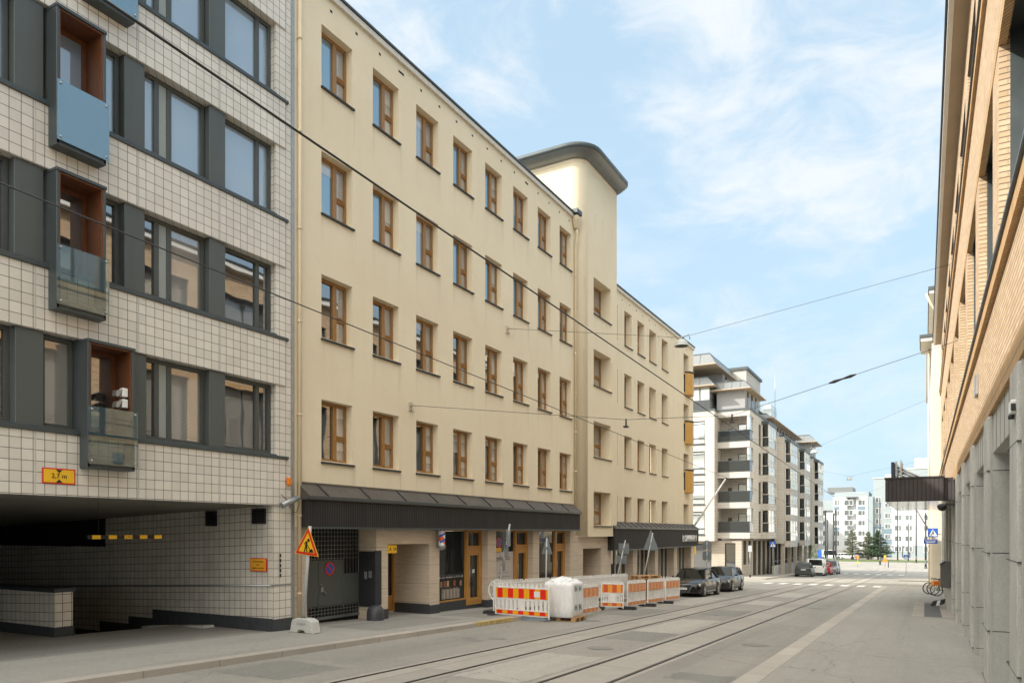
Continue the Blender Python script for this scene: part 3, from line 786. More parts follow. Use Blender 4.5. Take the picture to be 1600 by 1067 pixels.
# ================================================================== cream rendered building with tower
cb_ = thing('cream_building', 'cream rendered office building with timber windows and a rounded stair tower', 'building', (-20, 32, -1))
CR = cb_
ROWS = [(14.2,15.84),(10.8,12.44),(7.44,9.13),(4.13,5.77)]
RW = [(12.35,14.18),(9.04,10.8),(5.76,7.45),(2.65,4.15)]
WX = [14.53+2.097*k for k in range(8)]
RX = [(37.22,38.36),(39.29,40.48),(41.32,42.6),(43.66,44.87)]
XD = -26.0
wl = M()
hol = [(s, s+1.22, a, b, .30) for s in WX for a, b in ROWS]
wl.wall('x', XF, 13.54, 31.05, 2.34, 16.75, hol, .30)
rh = [(a, b, c, d, .42) for a, b in RX for c, d in RW] + [(48.32,49.54,c+.2,d+.1,.8) for c, d in RW[:3]] + [(48.32,49.54,2.65,4.15,.42)] + [(36.16,36.26,c,d,.2) for c, d in RW]
wl.wall('x', XF, 35.34, 50.65, 1.5, 15.0, rh, .42)
wl.poly([(XF,50.65,-2),(XF,50.65,15.0),(XD,50.65,15.0),(XD,50.65,-2)])
wl.poly([(XF,13.56,2.3),(XF,13.56,16.75),(XD,13.56,16.75),(XD,13.56,2.3)])
wl.poly([(XF,31.05,14),(XF,31.05,16.75),(XD,31.05,16.75),(XD,31.05,14)])
wl.build('wall', T['cream'], CR)
# tower with rounded front corner
tw = M()
XT = -13.8; r = .62; s0t, s1t = 31.0, 35.34
arc = [(XT-r+r*math.sin(q), s0t+r-r*math.cos(q)) for q in [math.pi/2*k/8 for k in range(9)]]
plan = [(-21, s0t)] + arc
for (a, b), (c, d) in zip(plan, plan[1:]):
    tw.mesh([(a,b,2.02),(c,d,2.02),(c,d,19.6),(a,b,19.6)], [(0,1,2,3)], True)
th_ = [(32.33,34.54,c,d,.62) for c, d in ((12.74,14.44),(9.31,11.0),(5.88,7.56),(2.57,4.19))]
tw.wall('x', XT, s0t+r, s1t, 2.02, 19.6, th_, .62)
tw.poly([(XT,s1t,2.02),(XT,s1t,19.6),(-21,s1t,19.6),(-21,s1t,2.02)])
tw.poly([(-21,s0t,2.02)]+[(x,y,2.02) for x, y in arc]+[(XT,s1t,2.02),(-21,s1t,2.02)])
tw.build('tower', T['cream'], CR)
# small cornice under the tower roof, then the coved roof itself
def outline(off, n=8, ex=0):
    rr = r+off
    o = [(-21, s0t-off)] + [(XT-r+rr*math.sin(q), s0t+r-rr*math.cos(q)) for q in [math.pi/2*k/n for k in range(n+1)]]
    o += [(XT-r+rr*math.cos(q)+0, s1t-.25+ (off+.25)*math.sin(q)) for q in [math.pi/2*k/n for k in range(1, n+1)]] + [(-21, s1t+off)]
    return o
def ring_loft(m, rings):
    n = len(rings[0]); vs = []; fs = []
    for o, z in rings: vs += []
    for (o, z) in rings: vs += [(x,y,z) for x,y in o]
    k = len(rings[0][0])
    fs = [(i*k+j, i*k+j+1, (i+1)*k+j+1, (i+1)*k+j) for i in range(len(rings)-1) for j in range(k-1)]
    m.mesh(vs, fs, True); return m
m = M(); ring_loft(m, [(outline(.0),19.45),(outline(.05),19.5),(outline(.07),19.6),(outline(.02),19.61)]); m.build('tower_cornice', T['cream'], CR)
m = M(); ring_loft(m, [(outline(.0),19.6),(outline(.2),19.6),(outline(.45),19.72),(outline(.60),19.86)]); m.build('tower_roof_soffit', T['roofgrey'], CR)
m = M(); ring_loft(m, [(outline(.60),19.86),(outline(.66),19.9),(outline(.66),20.06),(outline(.6),20.1),(outline(.1),20.18)]); m.poly([(x,y,20.18) for x,y in outline(.1)]); m.build('tower_roof', T['steel'], CR)
# main roofs, white fascia and dark edge
m = M()
m.box(XF-.05, XF+.09, 13.5, 31.0, 16.66, 16.84); m.box(XF-.05, XF+.09, 35.36, 50.72, 14.94, 15.12)
m.build('eave_fascia', T['fascia'], CR, bevel=.012)
m = M()
m.box(XF-.2, XF+.13, 13.48, 31.2, 16.85, 16.91); m.hexa([(XD,13.5,16.6),(XF-.2,13.5,16.6),(XF-.2,31,16.6),(XD,31,16.6)],[(XD+5,13.5,18.2),(XF-.2,13.5,16.9),(XF-.2,31,16.9),(XD+5,31,18.2)])
m.box(XF-.2, XF+.13, 35.36, 50.76, 15.13, 15.19); m.hexa([(XD,35.36,15),(XF-.2,35.36,15),(XF-.2,50.7,15),(XD,50.7,15)],[(XD+5,35.4,16.4),(XF-.2,35.4,15.18),(XF-.2,50.7,15.18),(XD+5,50.7,16.4)])
m.box(XF-.1, XF+.32, 30.4, 30.95, 16.8, 17.0)
m.build('roof', T['steel'], CR)
for s in [14.9+1.02*k for k in range(16)]:
    m = M(); wv = .26 if abs(s-17.96) < .2 or abs(s-26.1) < .2 else .09
    m.box(XF-.02, XF+.004, s-wv/2, s+wv/2, 16.36, 16.43); m.build('eave_vent', T['black'], CR)
for s in [36.9+1.1*k for k in range(12)]:
    m = M(); wv = .26 if k == 6 else .08
    m.box(XF-.02, XF+.004, s-wv/2, s+wv/2, 14.62, 14.69); m.build('eave_vent', T['black'], CR)

# timber windows
def cream_window(width, height, depth, mull, transom, panes):
    """prototype in local coordinates: origin at the lower outer corner of the opening, wall face at x=0"""
    x0, x1 = -depth-.01, -depth+.075
    m = M(); t = .075
    m.frame('x', x0, x1, 0, width, .0, height, t, .09)
    c = width*mull
    m.box(x0, x1+.02, c-.075, c+.075, .09, height-.09)
    if transom:
        zt = height*transom
        for k in (-1, 0, 1): m.box(x0, x1+.012, c+.075, width-t, zt+k*.05-.018, zt+k*.05+.018)
        m.box(x0, x1-.01, c+.075, width-t, zt-.08, zt+.08)
    f = m.build('window', T['timber'], CR, world=False, bevel=.008)
    p = M(); xg = x0+.04
    p.poly([(xg,t,.09),(xg,c-.075,.09),(xg,c-.075,height-.09),(xg,t,height-.09)]); g1 = p.build('pane', panes[0], f, world=False)
    p = M()
    p.poly([(xg,c+.075,.09),(xg,width-t,.09),(xg,width-t,height-.09),(xg,c+.075,height-.09)]); p.build('pane', panes[1], f, world=False)
    s = M(); s.hexa([(-depth,-.02,-.07),(.06,-.02,-.085),(.06,width+.05,-.085),(-depth,width+.05,-.07)], [(-depth,-.02,.012),(.06,-.02,-.035),(.06,width+.05,-.035),(-depth,width+.05,.012)])
    s.build('sill', T['steel_d'], f, world=False)
    return f
def put_window(f, s, z, x=XF):
    f.location = Vector((x, s, z))-CR.location
rw = random.Random(11)
protos = {}
B['s'] = T['pane_sky']
def win(kind, s, z, width, height, depth, mull, transom, p, x=XF):
    key = (kind, round(height, 2), p)
    if key in protos: f = copy_tree(protos[key], CR)
    else: f = cream_window(width, height, depth, mull, transom, [B[c] for c in p]); protos[key] = f
    put_window(f, s, z, x); return f
for r_, (a, b) in enumerate(ROWS):
    for k, s in enumerate(WX):
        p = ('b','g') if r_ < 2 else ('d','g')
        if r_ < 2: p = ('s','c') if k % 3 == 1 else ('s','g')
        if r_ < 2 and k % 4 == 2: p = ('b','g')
        if r_ >= 2 and rw.random() < .3: p = ('d','c')
        f = win('a', s, a, 1.22, b-a, .30, .60, .42, p)
        q = rw.random()
        if q < .62:
            x_ = XF-.31+.046; zt_ = b-.09; bl = M()
            d_ = rw.uniform(.10,.5)*(b-a)
            if q < .34: bl.poly([(x_,s+.075,zt_-d_),(x_,s+.657,zt_-d_),(x_,s+.657,zt_),(x_,s+.075,zt_)])
            else: bl.poly([(x_,s+.075,a+.09),(x_,s+.075+rw.uniform(.1,.25),a+.09),(x_,s+.075+rw.uniform(.07,.18),zt_),(x_,s+.075,zt_)])
            bl.build('blind' if q < .34 else 'curtain', T['curtain'] if rw.random() < .6 else T['pane_blind'], f)
for a, b in ((12.74,14.44),(9.31,11.0),(5.88,7.56),(2.57,4.19)):
    win('t', 32.33, a, 2.21, b-a, .62, .58, .4, ('c','g'), XT)
for i, (c, d) in enumerate(RW):
    for a, b in RX: win('r', a, c, 1.2, d-c, .42, .5, .42, ('g','g'))
win('r', 48.32, 2.65, 1.2, 1.5, .42, .5, .42, ('g','g'))
for c, d in RW[:3]:
    m = M(); m.frame('x', XF-.82, XF-.75, 48.32, 49.54, c+.2, d+.1, .09); f = m.build('balcony_door', T['timber'], CR)
    p = M(); p.poly([(XF-.79,48.4,c+.2),(XF-.79,49.46,c+.2),(XF-.79,49.46,d+.02),(XF-.79,48.4,d+.02)]); p.build('door_pane', T['pane_dark'], f)
    m = M(); zt = c+.62; za = c-.85
    pl_ = [(XF,48.5),(XF+.28,48.62),(XF+.42,48.95),(XF+.42,49.3),(XF+.28,49.62),(XF,49.74)]
    m.prism([(x,y,za) for x,y in pl_], (0,0,zt-za)); b_ = m.build('balcony', T['ochre'], CR, bevel=.02)
    m = M(); m.prism([(x+.03*(x>XF),y,zt+.04) for x,y in pl_], (0,0,.06)); m.build('balcony_rail', T['steel_d'], b_)
    m = M(); m.box(XF-.01, XF+.06, 48.40, 48.47, za+.2, zt-.1); m.build('balcony_gap', T['black'], b_)
# drainpipes
m = M(); m.hexa([(XF+.06,30.62,16.2),(XF+.2,30.62,16.2),(XF+.2,30.86,16.2),(XF+.06,30.86,16.2)],[(XF+.02,30.5,16.55),(XF+.28,30.5,16.55),(XF+.28,30.95,16.55),(XF+.02,30.95,16.55)])
m.hexa([(XF+.02,30.5,16.55),(XF+.28,30.5,16.55),(XF+.28,30.95,16.55),(XF+.02,30.95,16.55)],[(XF+.02,30.5,16.74),(XF+.28,30.5,16.74),(XF+.28,30.95,16.74),(XF+.02,30.95,16.74)])
m.tube([(XF+.12,30.74,16.25),(XF+.16,30.74,15.9),(XF+.1,30.74,15.5),(XF+.08,30.74,15.2),(XF+.08,30.74,3.3)], .062, 10)
for z in (14,12.2,10.4,8.6,6.8,5.0): m.tube([(XF+.08,30.74,z),(XF+.08,30.74,z+.06)], .075, 10)
m.build('drainpipe', T['drain'], CR)
m = M(); m.tube([(XF+.07,13.68,17.2),(XF+.07,13.68,-.4)], .05, 8)
for z in (14.9,12.5,10,7.6,5.2,2.6,.6): m.tube([(XF+.07,13.68,z),(XF+.07,13.68,z+.05)], .062, 8)
m.build('drainpipe', T['drain'], CR)

# ground floor in travertine
gf = M()
ZG = -1.9
gf.wall('x', XF, 13.56, 30.9, ZG, 2.34, [(14.0,16.78,ZG,2.33,.70),(17.32,19.44,ZG,1.84,1.5),(20.0,23.1,ZG,2.31,.36),(23.7,26.7,ZG,2.31,.36),(27.24,30.3,ZG,2.31,.36)], .36)
gf.wall('x', XF, 30.9, 35.0, ZG, 2.015, [(31.75,34.0,ZG,1.45,1.2)], 1.2)
gf.wall('x', XF, 35.0, 50.6, ZG-.6, 1.5, [(35.3,38.6,ZG-.6,1.45,.55),(39.2,42.4,ZG-.6,1.45,.55),(43.0,46.2,ZG-.6,1.45,.55),(46.9,50.1,ZG-.6,1.45,.55)], .55)
gf.build('stone_base', T['trav'], CR)
for a, b in ((16.78,17.32),(19.44,20.0),(23.1,23.7),(26.7,27.24),(30.3,31.7)):
    M().box(XF-.3, XF+.012, a-.01, b+.01, ZG, zr((a+b)/2)+.12+.29).build('plinth', T['plinth'], CR)
boxes('plinth', T['plinth'], CR, [(XF-1.49,XF-.0,19.425,19.46,ZG,zr(19.4)+.44),(XF-.36,XF-.28,20.0,23.1,ZG,-.2),(XF-.36,XF-.28,23.7,26.7,ZG,-.27),(XF-.36,XF-.28,27.24,30.3,ZG,-.35)])
# courtyard gate
gt = M()
xg = XF-.66
gt.box(xg-.02, xg+.02, 14.02, 16.08, .12, 1.42); gt.box(xg-.02, xg+.02, 16.06, 16.77, .12, 1.0)
for y in (14.02, 15.06, 16.04): gt.box(xg+.015, xg+.035, y, y+.035, .0, 1.42)
gate = gt.build('gate', T['panel'], CR, bevel=.006)
g = M()
for k in range(22): g.box(xg-.012, xg+.0, 14.04+k*.13, 14.058+k*.13, -.22, 2.32)
for k in range(8): g.box(xg-.012, xg+.002, 14.03, 16.77, 1.45+k*.125, 1.468+k*.125)
for k in range(4): g.box(xg-.012, xg+.002, 14.03, 16.77, -.2+k*.095, -.18+k*.095)
g.box(xg-.02, xg+.02, 14.02, 16.77, -.26, -.2)
g.build('grille', T['roofgrey'], gate)
g = M(); g.box(xg+.02,xg+.05,15.14,15.24,.52,.66); g.tube([(xg+.07,15.2,.56),(xg+.07,15.32,.48),(xg+.05,15.34,.4)], .012, 6); g.lathe([(0,.06),(.022,.055),(.025,.02)], (xg,15.16,.72), 8, 'x'); g.build('handle', T['galv'], gate)
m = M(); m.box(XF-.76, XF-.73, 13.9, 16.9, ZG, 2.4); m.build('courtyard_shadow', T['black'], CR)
m = M(); m.box(XF-.62, XF+.02, 16.72, 16.80, -.0, 1.64); m.box(XF-.02, XF+.03, 16.70, 16.99, .05, 1.66); m.build('entry_panel', T['steel_d'], CR, bevel=.006)
m = M(); m.box(XF-.4, XF-.3, 16.70, 16.725, .82, 1.04); m.box(XF-.22, XF-.12, 16.69, 16.725, .86, 1.06); m.build('door_phone', T['galv'], CR, bevel=.004)
m = M(); m.lathe([(.26,-.3),(.26,.18),(.24,.3),(.17,.4),(0,.44)], (XF+.02,16.72,zr(16.7)+.14), 14); m.build('corner_guard', T['plinth'], CR)
# doorway A 24
m = M(); m.frame('x', XF-1.5, XF-1.4, 17.34, 19.4, -.42, 1.83, .12); m.box(XF-1.5,XF-1.42,17.4,19.4,-.42,.1)
for y in (17.9,18.4,18.9): m.box(XF-1.5, XF-1.42, y, y+.1, -.3, 1.75)
ed = m.build('entrance_door', T['oak'], CR, bevel=.006)
p = M(); p.poly([(XF-1.45,17.4,.1),(XF-1.45,19.35,.1),(XF-1.45,19.35,1.75),(XF-1.45,17.4,1.75)]); p.build('door_pane', T['pane_dark'], ed)
m = M(); m.box(XF-1.2, XF-1.12, 31.8, 33.95, ZG, 1.44); m.build('entrance_door', T['redwood'], CR)
for a, b in ((14.0,16.78),(17.32,19.44),(20.0,23.1),(23.7,26.7),(27.24,30.3),(31.75,34.0)):
    m = M(); m.hexa([(XF-1.5,a,-2),(XF-.001,a,-2),(XF-.001,b,-2),(XF-1.5,b,-2)],[(XF-1.5,a,zr(a)+.118),(XF-.001,a,zr(a)+.118),(XF-.001,b,zr(b)+.118),(XF-1.5,b,zr(b)+.118)]); m.build('threshold', A_walk, CR)
# shop fronts: big pane and timber door each
for i, (a, b, zs) in enumerate(((20.0,23.1,-.2),(23.7,26.7,-.27),(27.24,30.3,-.35))):
    d0 = b-1.05-.0; x0, x1 = XF-.36, XF-.28
    m = M(); m.frame('x', x0, x1, a, d0, zs, 2.31, .05, .055)
    sw = m.build('shop_window', T['oak'], CR, bevel=.006)
    p = M(); p.poly([(x0+.03,a+.05,zs+.05),(x0+.03,d0-.05,zs+.05),(x0+.03,d0-.05,2.25),(x0+.03,a+.05,2.25)]); p.build('pane', T['pane_dark'], sw)
    m = M(); m.frame('x', x0, x1+.03, d0, b-.02, zs-.22, 2.31, .11, .12); m.box(x0, x1+.03, d0+.11, b-.13, 1.47, 1.72); m.frame('x', x0+.01, x1+.045, d0+.11, b-.13, zs-.1, 1.5, .10, .13)
    dd = m.build('shop_door', T['oak'], CR, bevel=.008)
    p = M(); p.poly([(x0+.03,d0+.2,zs),(x0+.03,b-.22,zs),(x0+.03,b-.22,1.4),(x0+.03,d0+.2,1.4)]); p.poly([(x0+.03,d0+.1,1.72),(x0+.03,b-.12,1.72),(x0+.03,b-.12,2.2),(x0+.03,d0+.1,2.2)]); p.build('door_pane', T['pane_dark'], dd)
    h = M(); h.tube([(x1+.07,d0+.15,.2),(x1+.07,d0+.15,.95)], .014, 6); h.build('handle', T['galv'], dd)
    if i == 0:
        rs_ = random.Random(3)
        for nm, z0, z1, cols, step in (('display_letters', .62, .70, [(.42,.42,.40)], .07), ('display_shelf', .32, .56, [(.35,.08,.05),(.5,.36,.2),(.3,.2,.12)], .2), ('display_bottles', -.1, .28, [(.55,.5,.45),(.3,.32,.3),(.45,.3,.2)], .07)):
            for ci, cl in enumerate(cols):
                h = M(); y = a+.1+ci*step
                while y < d0-.15: h.box(x0+.034, x0+.046, y, y+step*.62, z0, z1-rs_.random()*.06); y += step*len(cols)*(1 if rs_.random() < .8 else 2)
                h.build(nm, plain('shop_display_tone', cl, .6), sw)
        h = M(); h.box(x1-.035,x1-.03,d0+.45,d0+.62,.72,.86); h.build('notice', T['white'], dd)
    if i == 1:
        h = M(); h.poly([(x0+.036,a+.07,.0),(x0+.036,d0-.07,.0),(x0+.036,d0-.07,1.45),(x0+.036,a+.07,1.45)]); po = h.build('window_film', plain('frosted_film', (.55,.50,.46), .35, var=.06), sw)
        o = text_mesh('lettering', 'veyshuvisut', .27, plain('brown_print', (.12,.08,.07), .5), sw, (0,0,0), FACE_X, .001)
        o.location = Vector((x0+.042,a+.98,1.2))-CR.location
        h = M(); cx, cz = a+.25, .45; h.tube([(x0+.045,cx+.22*math.cos(q)*.6,cz+.4*math.sin(q)) for q in [k*.45-1 for k in range(12)]], .018, 5); h.build('logo_line', T['orange'], sw)
        h = M()
        for k in range(3): h.box(x0+.038,x0+.042,a+.7,a+1.7-k*.1,.30+k*.16,.325+k*.16)
        h.build('print_line', plain('grey_print', (.3,.27,.25), .5), sw)
# tall glazing of the further shop
for a, b in ((35.3,38.6),(39.2,42.4),(43.0,46.2),(46.9,50.1)):
    x0, x1 = XF-.5, XF-.42; zb = zr((a+b)/2)+.2
    m = M(); m.frame('x', x0, x1, a, b, zb, 1.46, .06)
    for k in (1,2,3): m.box(x0, x1+.02, a+(b-a)*k/4-.04, a+(b-a)*k/4+.04, zb, 1.46)
    sw = m.build('shop_window', T['fascia'], CR)
    p = M(); p.poly([(x0+.03,a,zb),(x0+.03,b,zb),(x0+.03,b,1.45),(x0+.03,a,1.45)]); p.build('pane', T['pane_dark'], sw)
    m = M(); m.box(XF-.45, XF-.2, a+.1, a+.32, zb-.1, 1.46); m.build('shop_column', T['fascia'], CR)
# awnings
def awning(s0, s1, zb, zt, zw, xo, seams, back=XF):
    m = M(); m.box(back-.02, xo, s0, s1, zb, zt); a = m.build('awning', T['awning'], CR, bevel=.006)
    m = M(); m.prism([(back,s0-.06,zw),(back,s0-.06,zt-.02),(xo+.06,s0-.06,zt-.02),(xo+.06,s0-.06,zt+.08),(back+.06,s0-.06,zw)], (0,s1-s0+.1,0)); rf = m.build('awning_roof', T['seam'], a)
    m = M(); m.box(back, xo+.02, s0-.005, s1+.005, zb-.04, zb+.01); m.box(xo-.01, xo+.075, s0-.07, s1+.05, zt+.0, zt+.07); m.build('awning_trim', T['steel'], a)
    m = M()
    k = 0
    while s0+.4+k*seams < s1-.2:
        y = s0+.6+k*seams
        m.hexa([(xo+.06,y,zt+.075),(back+.05,y,zw),(back+.05,y+.035,zw),(xo+.06,y+.035,zt+.075)],[(xo+.06,y,zt+.12),(back+.05,y,zw+.04),(back+.05,y+.035,zw+.04),(xo+.06,y+.035,zt+.12)]); k += 1
    m.build('seam', T['steel_d'], rf)
    m = M(); m.box(back-.01, back+.05, s0-.05, s1, zw-.03, zw+.07); m.build('flashing', T['seam'], rf)
awning(13.72, 30.57, 2.33, 3.06, 3.44, -13.72, 1.66)
awning(34.85, 50.65, 1.32, 2.42, 2.72, -13.72, .85)
ls = thing('letter_sign', 'pale relief letters reading LOHHARI on the dark awning', 'sign', (-13.7,48.4,1.82))
for k, ch in enumerate('LOHHARI'):
    text_mesh('letter', ch, .60, T['white'], ls, (.02, -1.55+k*.5, 0), FACE_X, .03)
an = M(); an.box(XF+.0, XF+.05, 50.75, 51.2, .7, 1.5)
tag(an.build('orange_sign', T['yellow'], None), 'small orange sign at the end of the cream building', 'sign')
# flagpole near the far corner
fp = thing('flagpole', 'white slanting flagpole on the far corner of the cream building', 'flagpole', (XF,50.2,2.3))
m = M(); m.tube([(XF-.05,50.4,2.4),(XF+2.2,50.9,5.95)], [.075,.05], 8); m.build('pole', T['white'], fp)
m = M(); m.lathe([(0,-.09),(.08,-.04),(.09,0),(.08,.05),(0,.1)], (XF+2.22,50.9,5.98), 8); m.build('knob', T['galv'], fp)
# house number sign, barber pole, parking sign
hn2 = thing('house_number', 'yellow lit sign box reading A 24 at the stone doorway', 'sign', (XF,17.45,1.7))
m = M(); m.box(XF-.12, XF+.05, 17.30, 17.68, 1.57, 1.81); m.build('sign_box', T['yellow'], hn2, bevel=.006)
text_mesh('lettering', 'A  24', .15, T['ink'], hn2, (.052, .04, -.01), FACE_X, .002)
bp = thing('barber_pole', 'striped barber pole with glass caps beside the shop window', 'barber pole', (XF+.2,19.85,1.6))
m = M(); m.lathe([(.11,0),(.11,.56)], (0,0,.17), 16); m.build('striped_tube', None or stripes('barber_stripes', 'y', .36, (.8,.8,.78), (.7,.12,.03), skew=.9), bp, world=False)
m = M(); m.mesh([], [])
for z, s in ((.17,-1),(.73,1)):
    m.lathe([(.13,0),(.13,.05*s),(.11,.1*s),(.06,.15*s),(0,.17*s)], (0,0,z), 14)
m.build('end_cap', T['galv'], bp, world=False)
m = M(); m.box(-.2,-.14,-.06,.06,.1,.85); m.tube([(-.16,0,.25),(0,0,.2)], .015, 6); m.tube([(-.16,0,.7),(0,0,.74)], .015, 6); m.build('bracket', T['galv'], bp, world=False)
m = M()
for k in range(3):
    z = .24+k*.2
    m.mesh([(.113*math.cos(a), .113*math.sin(a), z+.16*(a+1.6)/3.2+d) for a in [-1.6+.4*i for i in range(9)] for d in (0,.075)], [(2*i,2*i+2,2*i+3,2*i+1) for i in range(8)])
m.build('blue_band', T['blue'], bp, world=False)
def no_parking(name, label, c, rad, axis='x', extra=None):
    t = thing(name, label, 'sign', c)
    m = M(); m.lathe([(0,.0),(rad,0),(rad,.012),(0,.012)], (0,0,0), 24, axis, False); m.build('red_rim', T['red'], t, world=False)
    m = M(); m.lathe([(rad*.76,.010),(rad*.76,.016),(0,.016)], (0,0,0), 24, axis, False); m.build('blue_face', T['blue'], t, world=False)
    m = M(); w_ = rad*.1; L_ = rad*.76; c45 = .7071
    m.prism([(.016,(-L_-w_)*c45,(L_-w_)*c45),(.016,(-L_+w_)*c45,(L_+w_)*c45),(.016,(L_+w_)*c45,(-L_+w_)*c45),(.016,(L_-w_)*c45,(-L_-w_)*c45)], (.005,0,0)); m.build('red_bar', T['red'], t, world=False)
    return t
no_parking('parking_sign', 'round no parking sign on the grey courtyard gate', (xg+.03,15.5,1.17), .19)
t = no_parking('parking_sign', 'round no parking sign with yellow plate in the shop window', (XF-.27,24.35,1.82), .2)
m = M(); m.box(-.002,.008,-.2,.2,-.36,-.21); m.build('yellow_plate', T['yellow'], t, world=False)
# ================================================================== yellow brick building opposite
XR = .95
rb = thing('brick_building', 'yellow brick building with concrete ground floor columns and a tan eave', 'building', (8, 25, 0))
E0, E1 = -6.0, 57.6
PIT = 4.55
BAY = [12.9+PIT*k for k in range(-5, 10)]
w = M(); hs_ = []
for b in BAY:
    a0, a1 = max(b-3.45, E0+.5), b
    if a1 < E0+1 or a1 > E1: continue
    hs_ += [(a0,a1,6.12,9.55,.14),(a0,a1,11.8,13.85,.14)]
w.wall('x', XR, E0, E1, 4.5, 15.1, hs_, .14, -1)
w.poly([(XR,E1,3.4),(XR,E1,15.1),(20,E1,15.1),(20,E1,3.4)]); w.poly([(XR,E0,3.4),(XR,E0,15.1),(20,E0,15.1),(20,E0,3.4)])
w.build('wall', T['brick'], rb)
m = M(); m.box(XR-.015, XR+.3, E0, E1, 4.16, 4.5); m.box(XR-.01,XR+.1,E0,E1,9.35,9.56) ; m.build('soldier_course', T['soldier'], rb)
# metal reveals and windows
for h in hs_:
    rv = M(); a, b, z0, z1 = h[:4]
    x0, x1 = XR+.14, XR+.42
    rv.poly([(x0,a,z0),(x1,a,z0),(x1,a,z1),(x0,a,z1)]); rv.poly([(x0,b,z0),(x1,b,z0),(x1,b,z1),(x0,b,z1)]); rv.poly([(x0,a,z1),(x1,a,z1),(x1,b,z1),(x0,b,z1)]); rv.poly([(x0,a,z0),(x1,a,z0),(x1,b,z0),(x0,b,z0)])
    rv.build('metal_reveal', T['steel'], rb)
wp = {}
for h in hs_:
    a, b, z0, z1 = h[:4]; key = round(b-a, 2), round(z1-z0, 2)
    if key in wp: f = copy_tree(wp[key], rb)
    else:
        m = M(); W, H = b-a, z1-z0
        m.frame('x', .40, .47, 0, W, 0, H, .08)
        for k in (1, 2): m.box(.40, .47, W*k/3-.05, W*k/3+.05, .08, H-.08)
        f = m.build('window', T['frame'], rb, world=False)
        p = M(); p.poly([(.44,.05,.05),(.44,W-.05,.05),(.44,W-.05,H-.05),(.44,.05,H-.05)]); p.build('pane', T['pane_blind'], f, world=False)
        wp[key] = f
    f.location = Vector((XR, a, z0))-rb.location
# ledges under the window rows
for z in (6.12, 11.8):
    m = M(); m.box(XR-.11, XR+.05, E0, E1, z-.07, z-.005); m.build('ledge', T['steel'], rb, bevel=.01)
    m = M(); m.box(XR-.07, XR+.02, E0, E1, z-.30, z-.072); m.build('ledge_course', T['soldier'], rb)
# eave
m = M(); m.poly([(.62,E0,15.0),(.62,E1,15.0),(XR+.1,E1,15.0),(XR+.1,E0,15.0)]); m.build('eave_soffit', T['soffit_tan'], rb)
m = M(); m.box(.50, .62, E0, E1+.02, 14.98, 15.18); m.build('eave_fascia', T['white'], rb)
m = M(); m.box(.44, 1.0, E0, E1+.04, 15.19, 15.28); m.hexa([(.5,E0,15.2),(20,E0,15.2),(20,E1,15.2),(.5,E1,15.2)],[(.5,E0,15.28),(12,E0,18),(12,E1,18),(.5,E1,15.28)]); m.build('roof', T['steel_d'], rb)
# concrete ground floor: stepped columns and spandrels
COL = [14.5+PIT*k for k in range(-5, 9)]
pr = None
for s in COL:
    if s < E0 or s+1.2 > E1-.2: continue
    if pr is None:
        m = M()
        m.box(0, .34, 0, .9, -3.6, 4.15); m.box(.005, .40, .9, 1.25, -3.6, 4.15); m.box(.34, .62, .28, 1.15, -3.6, 3.5); m.box(-.045, .34, .04, .86, -3.6, 4.12)
        pr = m.build('column', T['conc'], rb, world=False, bevel=.02); o = pr
        j = M()
        for z in (-.35, .55, 1.85, 3.22): j.box(-.047, .402, -.003, 1.252, z-.012, z)
        j.build('column_joint', T['plinth'], pr, world=False)
        j = M(); j.box(-.003,.03,-.004,.05,-3.6,4.13); j.box(-.003,.34,.86,.9,-3.6,4.13); j.box(.335,.37,.22,.28,-3.6,3.5); j.build('column_edge', T['conc_s'], pr, world=False)
    else: o = copy_tree(pr, rb)
    o.location = Vector((XR, s, 0))-rb.location
# parts between the columns
for s in COL:
    a, b = s+1.25, s+PIT
    if a < E0 or b > E1: continue
    m = M(); m.hexa([(XR+.04,a,3.5),(XR+.65,a,3.42),(XR+.65,b,3.42),(XR+.04,b,3.5)],[(XR+.04,a,4.16),(XR+.65,a,4.16),(XR+.65,b,4.16),(XR+.04,b,4.16)])
    f = m.build('spandrel', T['conc_s'], rb, bevel=.01)
    j = M()
    for k in range(1, 5): j.box(XR+.036, XR+.05, a+(b-a)*k/5-.006, a+(b-a)*k/5+.006, 3.5, 4.15)
    j.build('spandrel_joint', T['plinth'], f)
    m = M(); m.frame('x', XR+.72, XR+.80, a, b, zr(s)+.5, 3.45, .09); m.box(XR+.70,XR+.82,a,b,zr(s)-.3,zr(s)+.5); m.box(XR+.72,XR+.8,(a+b)/2-.05,(a+b)/2+.05,zr(s)+.5,3.4)
    f = m.build('ground_window', T['frame'], rb)
    p = M(); p.poly([(XR+.76,a,zr(s)+.5),(XR+.76,b,zr(s)+.5),(XR+.76,b,3.44),(XR+.76,a,3.44)]); p.build('pane', T['pane_dark'], f)
m = M(); m.poly([(XR+.04,E1-.15,-3),(XR+.04,E1-.15,4.2),(20,E1-.15,4.2),(20,E1-.15,-3)]); m.box(XR+.02,XR+.7,55.0,57.4,-3,4.16); m.box(XR+.02,XR+.7,E0,-4,-1,4.16); m.build('end_wall', T['conc'], rb)
# dark canopy over an entrance
m = M(); m.box(-1.33, .62, 31.6, 44.2, 3.39, 4.29); m.box(.62, XR+.03, 31.75, 44.0, 3.4, 4.26); cp = m.build('canopy', T['canopy'], rb, bevel=.01)
m = M(); m.box(-1.36, .65, 31.57, 44.23, 4.26, 4.32); m.build('canopy_trim', T['steel_d'], cp)
m = M(); m.poly([(-1.3,31.63,3.385),(XR,31.63,3.385),(XR,44.17,3.385),(-1.3,44.17,3.385)]); m.build('canopy_soffit', plain('reflective_soffit', (.55,.5,.42), .12, .8, var=.1), cp)
